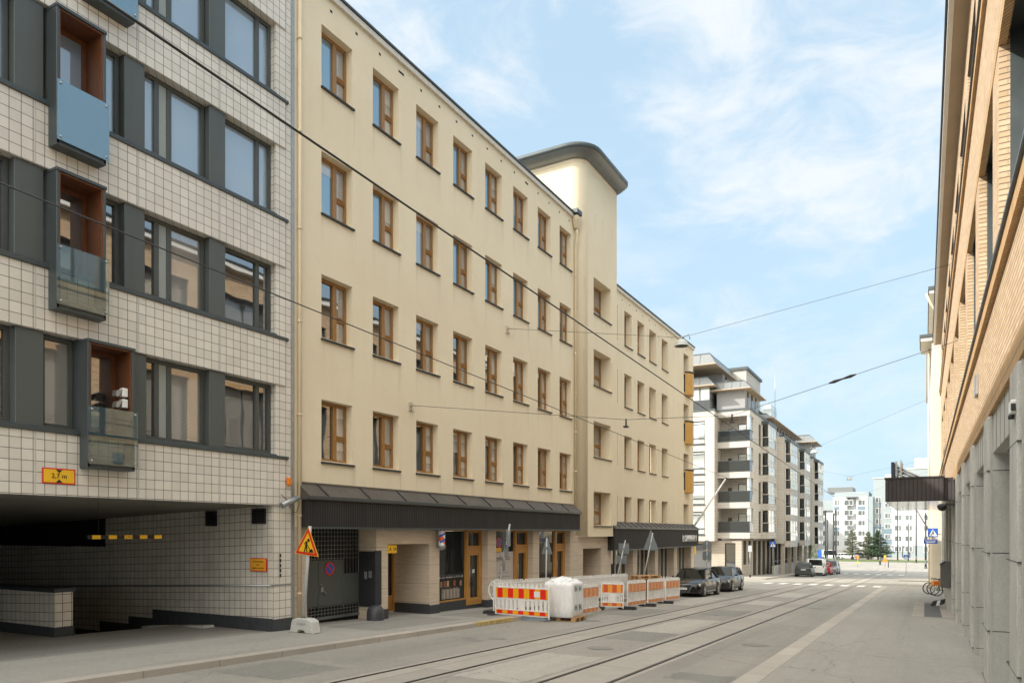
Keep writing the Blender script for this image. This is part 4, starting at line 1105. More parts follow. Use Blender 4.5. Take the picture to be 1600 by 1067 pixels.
# edge-on sign above the canopy
gs = thing('sign_frame', 'dark upright sign on timber struts above the black canopy', 'sign', (-.9,36,4.32))
m = M(); m.box(-1.23,-1.1,34.4,36.6,4.38,5.15); m.build('sign_board', plain('navy_board', (.02,.03,.06), .5), gs, bevel=.01)
m = M()
for y in (34.6, 36.4):
    m.box(-1.08,-1.0,y,y+.08,4.3,5.2); m.tube([(-1.0,y,4.95),(.05,y,4.35)], .04, 4); m.tube([(-1.0,y,4.75),(-.1,y,4.35)], .03, 4)
m.box(-.9,-.84,34.4,36.6,4.4,5.22)
m.build('strut', T['galv'], gs)
# wall lamps, small plate
for s, lab in ((7.4, 'white wall flood light on the nearest concrete column head'), (10.15, 'white wall flood light on the second concrete column head')):
    t = thing('wall_lamp', lab, 'lamp', (XR-.05, s, 3.62), 0, 'flood lights on the concrete fascia')
    m = M(); m.box(-.05,.02,-.08,.14,-.08,.08); m.build('housing', T['white'], t, world=False, bevel=.015)
    m = M(); m.box(-.045,.0,-.11,-.08,-.05,.03); m.tube([(-.03,.05,-.13),(-.03,.05,-.08)], .03, 8); m.build('lamp_head', T['steel_d'], t, world=False)
m = M(); m.box(XR-.05,XR,17.6,18.1,5.0,5.42); tag(m.build('wall_plate', T['galv'], None, bevel=.01), 'small metal plate fixed on the brick wall between floors', 'plate')
m = M(); m.lathe([(0,-.16),(.1,-.13),(.15,-.04),(.16,.04),(.1,.1),(0,.12)], (XR-.4,31.2,3.15), 12); m.box(XR-.42,XR+.02,31.17,31.23,3.2,3.26)
tag(m.build('dome_camera', T['steel_d'], None), 'dark dome camera on an arm under the black canopy', 'camera')

# ================================================================== cream corner house beyond it
hb2 = thing('corner_house', 'pale cream corner house with eaves beyond the brick building', 'building', (8, 70, -2))
m = M()
m.wall('x', .42, 58.4, 86, -3.4, 15.6, [(61,62.2,.8,3.4,.2),(66,67.2,.8,3.4,.2),(71,72.2,.8,3.4,.2),(76,77.2,.8,3.4,.2)]+[(60+5*k,61.3+5*k,z,z+1.9,.2) for k in range(5) for z in (5.5,9.2,12.4)], .2, -1)
m.wall('y', 58.4, .42, 20, -3.4, 15.6, [], 0, -1); m.wall('y', 86, .42, 20, -3.4, 20.3, [], 0, 1)
m.box(.75, 16, 63, 85.9, 15.6, 20.2)
m.box(.30,.44,58.3,86,3.9,4.2); m.box(.3,.42,59.0,59.5,-3.2,3.9); m.box(.3,.42,64,64.5,-3.2,3.9)
m.build('wall', plain('pale_cream_render', (.74,.66,.52), .85, var=.06, streak=.1), hb2)
m = M(); m.box(-.25, .5, 58.2, 62.5, 15.5, 15.75); m.box(.1,.5,62.5,86,15.5,15.7); m.box(.3,.8,62.9,86,20.1,20.35); m.build('cornice', T['fascia'], hb2)
m = M(); m.box(-.32, 18, 58.1, 62.5, 15.76, 15.95); m.box(.22,18,62.8,86.2,20.36,20.6); m.build('roof', T['steel'], hb2)
m = M(); m.tube([(.1,62.9,20.1),(.35,62.95,19.4),(.62,63,18.9),(.62,63,15.9)], .08, 8); m.tube([(.25,60.4,15.4),(.3,60.4,-3)], .07, 8); m.build('drainpipe', T['drain'], hb2)
for y, z, w_, h in [(60+5*k, z, 1.3, 1.9) for k in range(5) for z in (5.5,9.2,12.4)]+[(y, .8, 1.2, 2.6) for y in (61,66,71,76)]:
    m = M(); m.frame('x', .53, .6, y, y+w_, z, z+h, .07); f = m.build('window', T['white'], hb2)
    p = M(); p.poly([(.57,y,z),(.57,y+w_,z),(.57,y+w_,z+h),(.57,y,z+h)]); p.build('pane', T['pane_dark'], f)
m = M(); m.tube([(.35,62.0,2.2),(-1.6,62.4,6.0)], .05, 8)
tag(m.build('flagpole', T['galv'], None), 'grey slanting flagpole on the pale corner house', 'flagpole')
# ================================================================== pale apartment block with glazed balconies
ap = thing('apartment_building', 'pale stone clad apartment block with glazed balconies beyond the side street', 'building', (-22, 90, -2.5))
T['clad'] = grid_mat('pale_stone_cladding', 1.2, .3, 0, .1, (.52,.495,.45), (.485,.46,.42), (.29,.27,.235), .012, rough=.7, bmp=.3, dirt=.1)
T['clad_w'] = grid_mat('warm_stone_cladding', 1.2, .3, 0, .1, (.43,.385,.32), (.39,.35,.295), (.26,.21,.16), .012, rough=.7, bmp=.3, dirt=.1)
T['grey_clad'] = plain('grey_panel_cladding', (.30,.30,.30), .6, var=.06)
T['rail_dark'] = glass_mat('dark_balcony_glass', (.035,.04,.042), ior=1.6)
T['glaz'] = blind_glass('balcony_glazing', (.50,.55,.55), 2.0)
FL = [2.31, 5.34, 8.37, 11.40]
w = M()
# end facing the side street, balcony recess, long street side
wl_h = [(-22.6,-19.2,z-.25,z+2.05,.2) for z in FL] + [(-27.4,-24.2,z-.25,z+2.05,.2) for z in FL]
w.wall('y', 73.2, -34, -18.25, 1.4, 14.4, wl_h, .2, -1)
w.poly([(-18.25,73.2,1.4),(-18.25,73.2,14.4),(-18.25,76.2,14.4),(-18.25,76.2,1.4)])
w.wall('y', 76.2, -18.25, -15.1, 1.6, 14.4, [(-17.6,-17.2,z+.4,z+1.5,.12) for z in FL]+[(-16.6,-15.7,z,z+1.9,.12) for z in FL], .12, -1)
for z in FL:
    w.box(-18.24, -15.08, 74.4, 76.25, z-.66, z-.02)
w.box(-18.24, -15.08, 74.4, 76.25, 13.85, 14.4)
nar = [(79.0,80.3,z-.1,z+2.2,.15) for z in FL]
w.wall('x', -15.1, 76.2, 88.3, 1.6, 14.4, nar, .15)
w.wall('y', 88.3, -15.1, -14.1, 1.0, 13.3, [], 0, -1)
w.wall('x', -14.1, 88.3, 108.5, 1.0, 13.3, [(98.2,99.2,z-1.0,z+1.3,.15) for z in FL], .15)
w.wall('y', 108.5, -14.1, -13.5, .6, 12.6, [], 0, -1)
w.wall('x', -13.5, 108.5, 116, .6, 12.6, [], .15)
w.poly([(-13.5,116,.6),(-13.5,116,12.6),(-34,116,12.6),(-34,116,.6)]); w.poly([(-15.9,116,-4.8),(-15.9,116,.7),(-34,116,.7),(-34,116,-4.8)])
w.poly([(-34,73.2,14.4),(-18.25,73.2,14.4),(-18.25,76.2,14.4),(-15.1,76.2,14.4),(-15.1,88.3,14.4),(-34,88.3,14.4)])
w.poly([(-34,88.3,13.3),(-14.1,88.3,13.3),(-14.1,108.5,13.3),(-34,108.5,13.3)]); w.poly([(-34,108.5,12.6),(-13.5,108.5,12.6),(-13.5,116,12.6),(-34,116,12.6)])
w.poly([(-34,73.2,1.4),(-18.25,73.2,1.4),(-18.25,88,1.4),(-34,88,1.4)]); w.poly([(-18.3,74.4,1.6),(-15.08,74.4,1.6),(-15.1,116,.8),(-18.3,116,.8)])
w.build('wall', T['clad'], ap)
def glassp(m_pts, name, mat, par):
    m = M(); m.poly(m_pts); return m.build(name, mat, par)
for z in FL:
    for x0, x1 in ((-22.6,-19.2),(-27.4,-24.2)):
        m = M(); m.frame('y', 73.32, 73.4, x0, x1, z-.25, z+2.05, .08); m.box(x0,x1,73.32,73.4,z+1.7,z+1.78); m.box(x0,x1,73.30,73.4,z+.28,z+.38); m.box((x0+x1)/2-.05,(x0+x1)/2+.05,73.32,73.4,z-.25,z+.3)
        m.box(x0-.05,x1+.05,73.12,73.3,z-.36,z-.26)
        f = m.build('window', T['steel'], ap)
        glassp([(x0,73.37,z-.2),(x1,73.37,z-.2),(x1,73.37,z+2),(x0,73.37,z+2)], 'pane', T['glaz'], f)
    # corner balcony
    m = M(); m.box(-18.15,-15.10,74.41,74.45,z,z+1.0); m.box(-15.14,-15.09,74.46,75.9,z,z+1.0); r_ = m.build('balcony_rail', T['rail_dark'], ap)
    m = M(); m.box(-18.2,-15.06,74.38,74.47,z+1.0,z+1.06); m.box(-18.2,-15.06,74.38,74.47,z-.06,z+.02); m.box(-15.16,-15.06,74.47,76.1,z+1.0,z+1.06); m.build('rail_cap', T['steel'], r_)
    m = M(); m.box(-15.35,-15.12,74.5,74.52,z+1.06,z+2.45); m.box(-15.13,-15.11,74.5,75.3,z+1.06,z+2.45); m.build('balcony_glazing', T['glaz'], r_)
    m = M(); m.frame('y',76.24,76.3,-16.6,-15.7,z,z+1.9,.08); d = m.build('balcony_door', T['steel'], ap); glassp([(-16.55,76.28,z),(-15.75,76.28,z),(-15.75,76.28,z+1.85),(-16.55,76.28,z+1.85)],'pane',T['glaz'],d)
    m = M(); m.frame('y',76.24,76.3,-17.6,-17.2,z+.4,z+1.5,.05); d = m.build('window', T['steel'], ap); glassp([(-17.58,76.28,z+.4),(-17.22,76.28,z+.4),(-17.22,76.28,z+1.5),(-17.58,76.28,z+1.5)],'pane',T['pane_dark'],d)
for (xw, a, b, lst) in ((-15.1,79.0,80.3,[z-.1 for z in FL]),(-14.1,98.2,99.2,[z-1.0 for z in FL])):
    for z in lst:
        m = M(); m.frame('x',xw-.14,xw-.06,a,b,z,z+2.3,.08); m.box(xw-.14,xw-.05,a,b,z+.8,z+.88); f = m.build('window', T['steel'], ap)
        glassp([(xw-.1,a,z),(xw-.1,b,z),(xw-.1,b,z+2.3),(xw-.1,a,z+2.3)],'pane',T['pane_dark'],f)
# glazed bays standing out from the street side
def bay(xw, a, b, d, z):
    m = M(); m.box(xw-.02, xw+d, a, b, z-.72, z-.02); bb = m.build('bay', T['clad'], ap)
    m = M(); m.box(xw, xw+d-.03, a+.02, a+.05, z, z+.95); m.build('bay_side_rail', T['rail_dark'], bb)
    m = M(); m.box(xw+d-.04, xw+d-.01, a+.05, b-.02, z, z+.95); m.build('bay_front_rail', T['glaz'], bb)
    m = M(); m.box(xw, xw+d-.05, a+.04, a+.06, z+.95, z+2.35); m.build('bay_side_glazing', T['pane_dark'], bb)
    m = M(); m.box(xw+d-.06, xw+d-.04, a+.3, b-.3, z+.95, z+2.35); m.build('bay_front_glazing', T['glaz'], bb)
    m = M()
    for y in (a+.02, a+(b-a)*.35, a+(b-a)*.68, b-.1): m.box(xw+d-.08, xw+d, y, y+.07, z-.02, z+2.36)
    m.box(xw, xw+d+.02, a, b, z+.93, z+.99); m.box(xw, xw+.08, a, a+.06, z, z+2.36)
    m.build('bay_frame', T['fascia'], bb)
    return bb
for z in FL:
    bay(-15.1, 80.6, 85.3, .72, z); bay(-14.1, 89.2, 94.6, .62, z-1.0); bay(-14.1, 100.0, 105.0, .7, z-1.0); bay(-13.5, 109.6, 115.0, .6, z-1.6)
for xw, a, b, d, z in ((-15.1,80.5,85.4,.75,13.75),(-14.1,89.1,94.7,.66,12.7),(-14.1,99.9,105.1,.75,12.7),(-13.5,109.5,115.1,.65,12.1)):
    m = M(); m.box(xw, xw+d, a, b, z, z+.32); m.build('bay_roof', T['steel'], ap)
# eaves, penthouse storeys
boxes('parapet', T['steel'], ap, [(-18.3,-15.05,74.35,76.3,14.4,14.62), (-34,-18.2,73.15,76.3,14.4,14.6), (-15.5,-15.02,76.3,88.3,14.4,14.6), (-14.5,-14.02,88.25,108.5,13.3,13.5), (-13.9,-13.42,108.4,116.05,12.6,12.8)])
boxes('penthouse', T['grey_clad'], ap, [(-18.5,-15.7,75.2,82,14.6,16.6), (-34,-18.7,78.5,90,14.6,19.2), (-18.5,-15.4,88.6,106,13.4,15.0), (-16.5,-14.0,110.5,115.6,12.7,15.0), (-33,-17.8,88,115,13,16.6)])
m = M(); m.box(-34,-19.0,74.2,78.4,14.7,17.0); m.build('penthouse_glazing', T['glaz'], ap)
m = M()
for k in range(9): m.box(-34+1.75*k,-33.93+1.75*k,74.12,74.2,14.7,17.0)
m.box(-34,-18.95,74.1,74.2,15.6,15.7); m.build('glazing_frame', T['steel'], ap)
m = M(); m.box(-34,-18.9,74.08,74.12,14.65,15.6); m.build('terrace_rail', T['rail_dark'], ap)
boxes('penthouse_window', T['pane_dark'], ap, [(-15.72,-15.66,y,y+.7,14.6,16.5) for y in (76.2,78.2,80.2)]+[(-18.72,-18.66,y,y+.9,17.0,19.0) for y in (79.5,82.5,85.5)]+[(-14.02,-13.96,y,y+.7,13.1,14.8) for y in (111.5,113.5)]+[(-15.42,-15.36,89.5+2*k,90.6+2*k,13.6,14.8) for k in range(8)])
def eave(x0, x1, y0, y1, z, h, inn):
    m = M(); m.hexa([(x0,y0,z),(x1,y0,z),(x1,y1,z),(x0,y1,z)], [(x0,y0+inn,z+h),(x1-inn,y0+inn,z+h),(x1-inn,y1-inn,z+h),(x0,y1-inn,z+h)]); o = m.build('hipped_roof', T['roofgrey'], ap)
    j = M(); k = x0+.6
    while k < x1-inn:
        j.hexa([(k,y0-.012,z+.01),(k+.05,y0-.012,z+.01),(k+.05,y0+.02,z+.01),(k,y0+.02,z+.01)], [(k-.1,y0+inn-.02,z+h),(k-.05,y0+inn-.02,z+h),(k-.05,y0+inn+.02,z+h),(k-.1,y0+inn+.02,z+h)]); k += .85
    j.build('roof_seam', T['steel'], o)
    m = M(); m.box(x0,x1+.02,y0-.02,y1+.02,z-.09,z-.003); m.build('eave_board', T['soffit_tan'], o)
    m = M(); m.box(x0,x1-inn,y0+inn-.03,y1-inn,z+h+.002,z+h+.07); m.build('roof_cap', T['steel'], o)
eave(-34,-18.2,73.4,90,19.2,1.15,.75); eave(-34,-18.3,73.2,78.9,17.05,.85,.8); eave(-20.0,-15.0,74.3,82.6,16.65,.8,.75)
eave(-20,-14.6,84.5,107,15.05,.55,.9); eave(-18,-13.2,109.6,116.4,15.05,1.0,1.0); eave(-33,-17.0,87,115.5,16.7,.7,.9)
m = M(); m.box(-22,-17.4,84,92,14,20.5); m.build('lift_tower', T['clad'], ap)
m = M(); m.box(-22.2,-17.2,83.8,92.2,20.5,20.8); m.build('tower_roof', T['steel'], ap)
m = M(); m.box(-18.0,-17.0,97,101,16,18.6); m.build('roof_glazing', T['glaz'], ap)
m = M(); m.tube([(-15.6,91.5,15),(-15.6,91.5,22.5)], .03, 5); m.build('antenna', T['galv'], ap)
# ground floor, set back, with tall shop windows
m = M()
m.wall('y', 74.6, -34, -15.9, -4, 1.45, [(-21.4,-18.9,-1.4,1.1,.15),(-17.55,-16.5,-1.75,1.2,.2)], .15, -1)
gh = [(75.4,77.0,-1.0,1.45,.2),(77.8,79.2,-1.0,1.45,.2)]+[(80.2+2.55*k,82.1+2.55*k,-2.4-.06*k,1.4-.03*k,.2) for k in range(13)]
m.wall('x', -15.9, 74.6, 115.9, -4.6, 1.6, gh, .2)
m.build('ground_floor', T['clad_w'], ap)
for h in gh:
    m = M(); m.frame('x',-16.08,-16.0,h[0],h[1],h[2],h[3],.07); m.box(-16.08,-16.0,(h[0]+h[1])/2-.04,(h[0]+h[1])/2+.04,h[2],h[3]); f = m.build('shop_window', T['steel_d'], ap)
    glassp([(-16.05,h[0],h[2]),(-16.05,h[1],h[2]),(-16.05,h[1],h[3]),(-16.05,h[0],h[3])],'pane',T['pane'],f)
m = M(); m.frame('y',74.68,74.74,-21.4,-18.9,-1.4,1.1,.08); f = m.build('shop_window', T['steel_d'], ap); glassp([(-21.4,74.72,-1.4),(-18.9,74.72,-1.4),(-18.9,74.72,1.1),(-21.4,74.72,1.1)],'pane',T['pane'],f)
m = M(); m.frame('y',74.7,74.78,-17.55,-16.5,-1.75,1.2,.1); f = m.build('entrance_door', T['steel_d'], ap); glassp([(-17.5,74.75,-1.7),(-16.55,74.75,-1.7),(-16.55,74.75,1.15),(-17.5,74.75,1.15)],'pane',T['pane'],f)
for k in range(6):
    m = M(); m.box(-14.5,-14.1,88.8+4.6*k,89.25+4.6*k,-4.6,1.1); m.build('pillar', T['clad_w'], ap)
m = M(); m.hexa([(-15.0,86,-3.4),(-14.7,86,-3.4),(-14.7,112,-4.4),(-15.0,112,-4.4)],[(-15.0,86,-1.5),(-14.7,86,-1.5),(-14.7,112,-1.5),(-15.0,112,-1.5)]); rw_ = m.build('ramp_wall', T['conc_s'], ap)
m = M(); m.tube([(-14.85,86,-1.0),(-14.85,112,-1.0)], .03, 6)
for k in range(12): m.tube([(-14.85,86.3+2.3*k,-1.5),(-14.85,86.3+2.3*k,-1.0)], .02, 5)
m.build('handrail', T['galv'], rw_)

# ================================================================== white and blue blocks across the square
T['pane_far'] = glass_mat('far_glass', (.13,.15,.15), ior=1.8)
def far_win(par, x, y, z, wd, h, side='y', mt=None):
    m = M()
    if side == 'y':
        m.frame('y', y-.05, y+.03, x, x+wd, z, z+h, .12); m.box(x+wd*.55, x+wd*.55+.1, y-.05, y+.03, z, z+h)
        f = m.build('window', T['white'], par); glassp([(x,y-.01,z),(x+wd,y-.01,z),(x+wd,y-.01,z+h),(x,y-.01,z+h)],'pane',mt or T['pane_far'],f)
    return f
T['wht'] = plain('white_render', (.56,.57,.57), .8, var=.04)
T['bluegrey'] = plain('blue_grey_render', (.29,.335,.345), .8, var=.05)
T['blue2'] = plain('dusty_blue_render', (.17,.235,.28), .8, var=.05)
wb_ = thing('white_building', 'long white apartment house with projecting bays across the far square', 'building', (-18, 245, -4.6))
m = M(); m.box(-34,-13.2,240,258,-4.7,9.0); m.box(-23.8,-20.0,237,240,-4.7,13.0); m.box(-20.0,-17.6,238.2,240,-4.7,13.0); m.box(-17.6,-14.6,237.4,240,-4.7,13.0); m.build('wall', T['wht'], wb_)
m = M(); m.box(-30,-23.8,239.5,257,9,12.2); m.box(-23.8,-14.5,241,256,9,14.6); m.box(-14.6,-13.2,237.6,240,-4.7,13); m.build('grey_wall', T['bluegrey'], wb_)
m = M(); m.box(-20.4,-17.0,236.3,238.2,12.75,12.95); m.box(-34,-13,239.4,258,9.0,9.1) ; m.box(-26,-19,243,254,14.6,16.2); m.build('roof', T['roofgrey'], wb_)
m = M(); m.box(-34,-13.0,236.6,237.2,-4.7,-2.6); m.build('base', T['conc_s'], wb_)
for r_ in range(5):
    z = 10.4-3.0*r_
    far_win(wb_, -20.9, 236.98 if r_ else 236.98, z, 2.5, 1.7)
    far_win(wb_, -17.2, 237.38, z, 2.0, 1.6)
    far_win(wb_, -23.6, 236.98, z, 1.5, 1.7)
    far_win(wb_, -28.0, 239.98, z-1.6 if z > 9 else z, 1.7, 1.6)
boxes('blue_panel', T['blue2'], wb_, [(x0,x1,y-.02,y+.02,z,z+1.4) for x0, x1, y, z in ((-17.2,-15.2,237.37,8.7),(-23.6,-22.1,236.97,8.7),(-23.6,-22.1,236.97,2.6))])
bb_ = thing('blue_building', 'tall blue grey apartment tower rising behind the white house', 'building', (-8, 245, -4.6))
m = M(); m.box(-13.2,-4.6,239,258,4.2,18.2); m.box(-4.6,14,244,262,3,21.0); m.build('wall', T['bluegrey'], bb_)
m = M(); m.box(-13.2,-8.1,238.95,258,-4.7,4.2); m.build('blue_wall', T['blue2'], bb_)
m = M(); m.box(-13.4,-4.5,238.8,258.2,18.2,18.45); m.box(-4.8,14.2,243.8,262.2,21.0,21.3); m.box(-10.2,-7.6,242,247,18.4,19.6); m.build('roof', T['fascia'], bb_)
m = M(); m.box(-2.6,5.5,246,254,21.2,24.3); m.build('roof_house', T['wht'], bb_); far_win(bb_, 2.0, 245.9, 21.9, 1.4, 1.9)
for r_ in range(5):
    z = 11.0-3.05*r_
    far_win(bb_, -12.6, 238.9, z+ (0 if r_ else .2), 1.5, 1.6); far_win(bb_, -10.2, 238.9, z-1.4, 1.5, 1.5); far_win(bb_, -8.5-.0, 238.9, z-1.4, 1.3, 1.5)
wh2 = thing('white_house', 'white house with paired windows beside the blue tower', 'building', (2, 236, -4.6))
m = M(); m.box(-8.1,20,233,250,-1.3,10.2); m.build('wall', T['wht'], wh2)
m = M(); m.box(-8.1,20,233.1,250,-4.7,-1.3); m.build('base', T['bluegrey'], wh2)
m = M(); m.box(-8.3,20.2,232.9,250.2,10.2,10.45); m.build('roof', T['roofgrey'], wh2)
for r_ in range(4):
    z = 5.8-2.95*r_
    for x in (-7.5,-4.9,-.3,2.3,5): far_win(wh2, x, 232.96, z, 1.9, 1.6)
m = M(); m.frame('y',233.0,233.08,-5.6,-3.6,-4.5,-1.6,.2); f = m.build('door', T['steel'], wh2)
bd = thing('distant_block', 'pale distant block closing the street behind the apartment house', 'building', (-60, 200, -4.6))
m = M(); m.box(-80,-30,200,240,-4.7,9.5); m.build('wall', T['wht'], bd)
m = M(); m.box(-80.2,-29.8,199.8,240.2,9.5,9.8); m.build('roof', T['roofgrey'], bd)
for k in range(6):
    for r_ in range(4): far_win(bd, -78+8*k, 199.95, 5.6-3.0*r_, 2.2, 1.6)
# left hand side behind the cream house
sb = thing('courtyard_block', 'plain pale block standing behind the cream building on the side street', 'building', (-40, 55, -2))
m = M(); m.box(-70,-34.5,73.3,100,-4,13); m.build('wall', T['clad'], sb)

# ================================================================== trees and bushes
def leaf_mat(name, c1, c2):
    m, nt, b = new_mat(name)
    p = pos(nt); f = noise(nt, 2.5, 3, .6, p)
    lk(nt, mixc(nt, rng(nt, f, .3, .7), c1, c2), b.inputs['Base Color']); b.inputs['Roughness'].default_value = .8
    return m
def pine(label, x, y, h, rad, dens, mt, seed):
    rg = random.Random(seed); z0 = zr(y)
    t = thing('pine_tree', label, 'tree', (x, y, z0), 0, 'pines on the far square')
    m = M(); m.tube([(0,0,-.2),(.05,.03,h*.5),(.0,0,h)], [.2,.13,.03], 7)
    tips = []
    for k in range(dens):
        u = k/dens; z = h*(.12+.86*u); L_ = rad*(1-u)**.75*rg.uniform(.65,1.1)+.15; a = k*2.4+rg.uniform(-.4,.4)
        e = (math.cos(a)*L_, math.sin(a)*L_, z+rg.uniform(-.1,.35)*L_)
        m.tube([(0,0,z-.1*L_),(e[0]*.5,e[1]*.5,z-.02),e], [.045,.03,.012], 4, smooth=False); tips.append(((0,0,z),e,L_))
    m.build('trunk', wood('pine_bark', (.07,.05,.035), (.12,.09,.065), .9) if 'bark' not in T else T['bark'], t, world=False)
    c = M()
    for s0, e, L_ in tips:
        for q in range(int(60*L_)+12):
            u = rg.uniform(.3,1.05); p = Vector(s0).lerp(Vector(e), u)+Vector((rg.gauss(0,.13*L_+.06),rg.gauss(0,.13*L_+.06),rg.gauss(0,.07)))
            d = Vector((rg.uniform(-1,1),rg.uniform(-1,1),rg.uniform(-.3,.8))).normalized()*rg.uniform(.25,.5); n = d.cross(Vector((rg.uniform(-1,1),rg.uniform(-1,1),rg.uniform(-1,1)))).normalized()*.06
            c.poly([p-n, p+n, p+d])
    c.build('crown', mt, t, world=False)
T['bark'] = wood('pine_bark', (.07,.05,.035), (.12,.09,.065), .9)
lm1 = leaf_mat('grey_green_needles', (.07,.085,.045), (.14,.15,.09)); lm2 = leaf_mat('dark_green_needles', (.025,.05,.025), (.06,.10,.045))
pine('thin leafless looking pine, leftmost on the far square', -15.8, 201, 7.9, 2.3, 30, lm1, 2)
pine('pale green slender pine in the middle of the square', -12.3, 202, 7.2, 2.4, 48, lm1, 3)
pine('dense dark green pine beside the tall tram pole', -10.0, 200, 7.4, 3.0, 75, lm2, 4)
def bush(label, x, y, h, rad, n, mt, seed, cat='tree', name='young_tree'):
    rg = random.Random(seed); t = thing(name, label, cat, (x, y, zr(y)))
    m = M(); m.tube([(0,0,-.1),(.05,0,h*.5),(0,.05,h*.85)], [.09,.06,.02], 6)
    cl = []
    for k in range(9):
        a = k*2.4; e = (math.cos(a)*rad*rg.uniform(.5,.9), math.sin(a)*rad*rg.uniform(.5,.9), h*(.45+.06*k)); m.tube([(0,0,h*(.3+.05*k)),e], [.03,.01], 4, smooth=False); cl.append(e)
    m.build('trunk', T['bark'], t, world=False)
    c = M()
    for e in cl+[(0,0,h*.9)]:
        for q in range(n):
            p = Vector(e)+Vector((rg.gauss(0,rad*.25),rg.gauss(0,rad*.25),rg.gauss(0,h*.08)))
            d = Vector((rg.uniform(-1,1),rg.uniform(-1,1),rg.uniform(-.5,1))).normalized()*.16; nn = d.cross(Vector((rg.uniform(-1,1),rg.uniform(-1,1),1))).normalized()*.07
            c.poly([p, p+d*.5+nn, p+d, p+d*.5-nn])
    c.build('crown', mt, t, world=False)
lm3 = leaf_mat('fresh_green_leaves', (.06,.12,.03), (.14,.22,.06))
bush('small fresh green tree at the end of the apartment block', -17.6, 138, 4.6, 1.3, 130, lm3, 5)
bush('round dark tree peeking over the far end of the apartment block', -27.2, 195, 15.2, 2.6, 160, lm2, 6)
# ================================================================== works barriers, bag, pallets
T['fresh_str'] = stripes('red_yellow_bands', 'x', .42, (.80,.02,.015), (.88,.42,.01), phase=.25)
T['fresh_thin'] = stripes('red_yellow_bands_low', 'x', .42, (.80,.02,.015), (.88,.42,.01), phase=.3)
T['faded'] = stripes('faded_orange_bands', 'x', .42, (.72,.15,.04), (.80,.34,.06), fade=.6)
T['deep'] = stripes('worn_orange_bands', 'x', .34, (.62,.08,.01), (.80,.33,.03), fade=.15)
T['plast'] = plain('white_barrier_plastic', (.80,.79,.76), .5, var=.12, scale=6, streak=.2)
def barrier_proto(width, mt, mt2, pickets):
    """a road barrier in local coordinates: feet at z=0, panel along x"""
    t = thing('barrier', '', 'barrier')
    m = M(); h = 1.02
    for x in (-width/2, width/2-.045): m.box(x, x+.045, -.025, .025, .05, h+.05)
    m.box(-width/2+.045, width/2-.045, -.02, .02, .10, .14); m.box(-width/2+.045, width/2-.045, -.022, .022, h-.045, h); m.box(-width/2+.045, width/2-.045, -.02, .02, .60, .64); m.box(-width/2+.045, width/2-.045, -.02, .02, .26, .30)
    m.build('frame', T['plast'], t, world=False, bevel=.006)
    m = M(); n = pickets
    for k in range(n):
        x = -width/2+.07+(width-.14)*(k+.5)/n; w_ = (width-.14)/n*.30
        m.box(x-w_, x+w_, -.012, .012, .30, .60); m.box(x-w_*.8, x+w_*.8, -.012, .012, h, h+.10)
    m.box(-.13,.13,-.016,.016,.3,.6); m.build('slats', T['plast'], t, world=False)
    m = M(); m.box(-width/2+.05, width/2-.05, -.028, .028, .66, .965); m.build('striped_board', mt, t, world=False)
    m = M(); m.box(-width/2+.05, width/2-.05, -.028, .028, .145, .255); m.build('striped_strip', mt2, t, world=False)
    m = M(); m.box(-.38,-.02,-.14,.14,0,.07); m.box(.0,.36,-.14,.14,0,.07)
    m = M(); m.hexa([(-width/2-.12,-.36,0),(-width/2+.14,-.36,0),(-width/2+.14,.36,0),(-width/2-.12,.36,0)],[(-width/2-.1,-.33,.11),(-width/2+.12,-.33,.11),(-width/2+.12,.33,.11),(-width/2-.1,.33,.11)]); m.build('foot', T['rubber'], t, world=False, bevel=.01)
    return t
def put_barrier(t, p, q, label, group):
    (x0, y0), (x1, y1) = p, q
    t.location = ((x0+x1)/2, (y0+y1)/2, zr((y0+y1)/2)+.02)
    t.rotation_euler = (0, math.atan2(zr(y1)-zr(y0), math.hypot(x1-x0, y1-y0))*-1, math.atan2(y1-y0, x1-x0))
    tag(t, label, 'barrier', group)
GB = 'works barriers round the dug up pavement'
b0 = barrier_proto(2.12, T['fresh_str'], T['fresh_thin'], 12)
put_barrier(b0, (-12.28,20.55), (-10.12,20.3), 'clean red and yellow striped barrier in front of the bag', GB); b0.location.z = -.56
m = M(); m.box(.5,.72,-.034,-.03,.72,.9); m.build('notice', T['white'], b0, world=False)
pf = None
for p, q, lab, mt, w_ in (((-10.02,21.9),(-10.12,24.1),'faded orange barrier touching the big bag','faded',2.1), ((-10.95,26.35),(-10.1,26.6),'deep orange barrier turned towards the camera beside an angled gap','deep',2.1),
        ((-10.15,27.1),(-10.15,29.2),'orange barrier between the turned one and the paler pair','faded',2.1), ((-10.1,29.35),(-10.08,31.35),'pale orange barrier second from the black car','faded',2.1), ((-10.05,31.6),(-9.98,33.5),'pale orange barrier nearest the black car','faded',2.1)):
    t = barrier_proto(math.hypot(p[0]-q[0], p[1]-q[1]), T[mt], T[mt], 12)
    put_barrier(t, p, q, lab, GB)
bs = None
for k in range(6):
    y = 20.75+2.13*k
    if bs is None: bs = t = barrier_proto(2.1, T['plast'], T['plast'], 16)
    else: t = copy_tree(bs)
    put_barrier(t, (-12.45-.02*k, y), (-12.45-.02*k, y+2.1), 'plain white barrier of the row along the shop fronts', GB); t.location.z += .1
t = copy_tree(bs); put_barrier(t, (-12.5,33.7), (-10.0,33.9), 'plain white barrier closing the enclosure in front of the black car', GB)

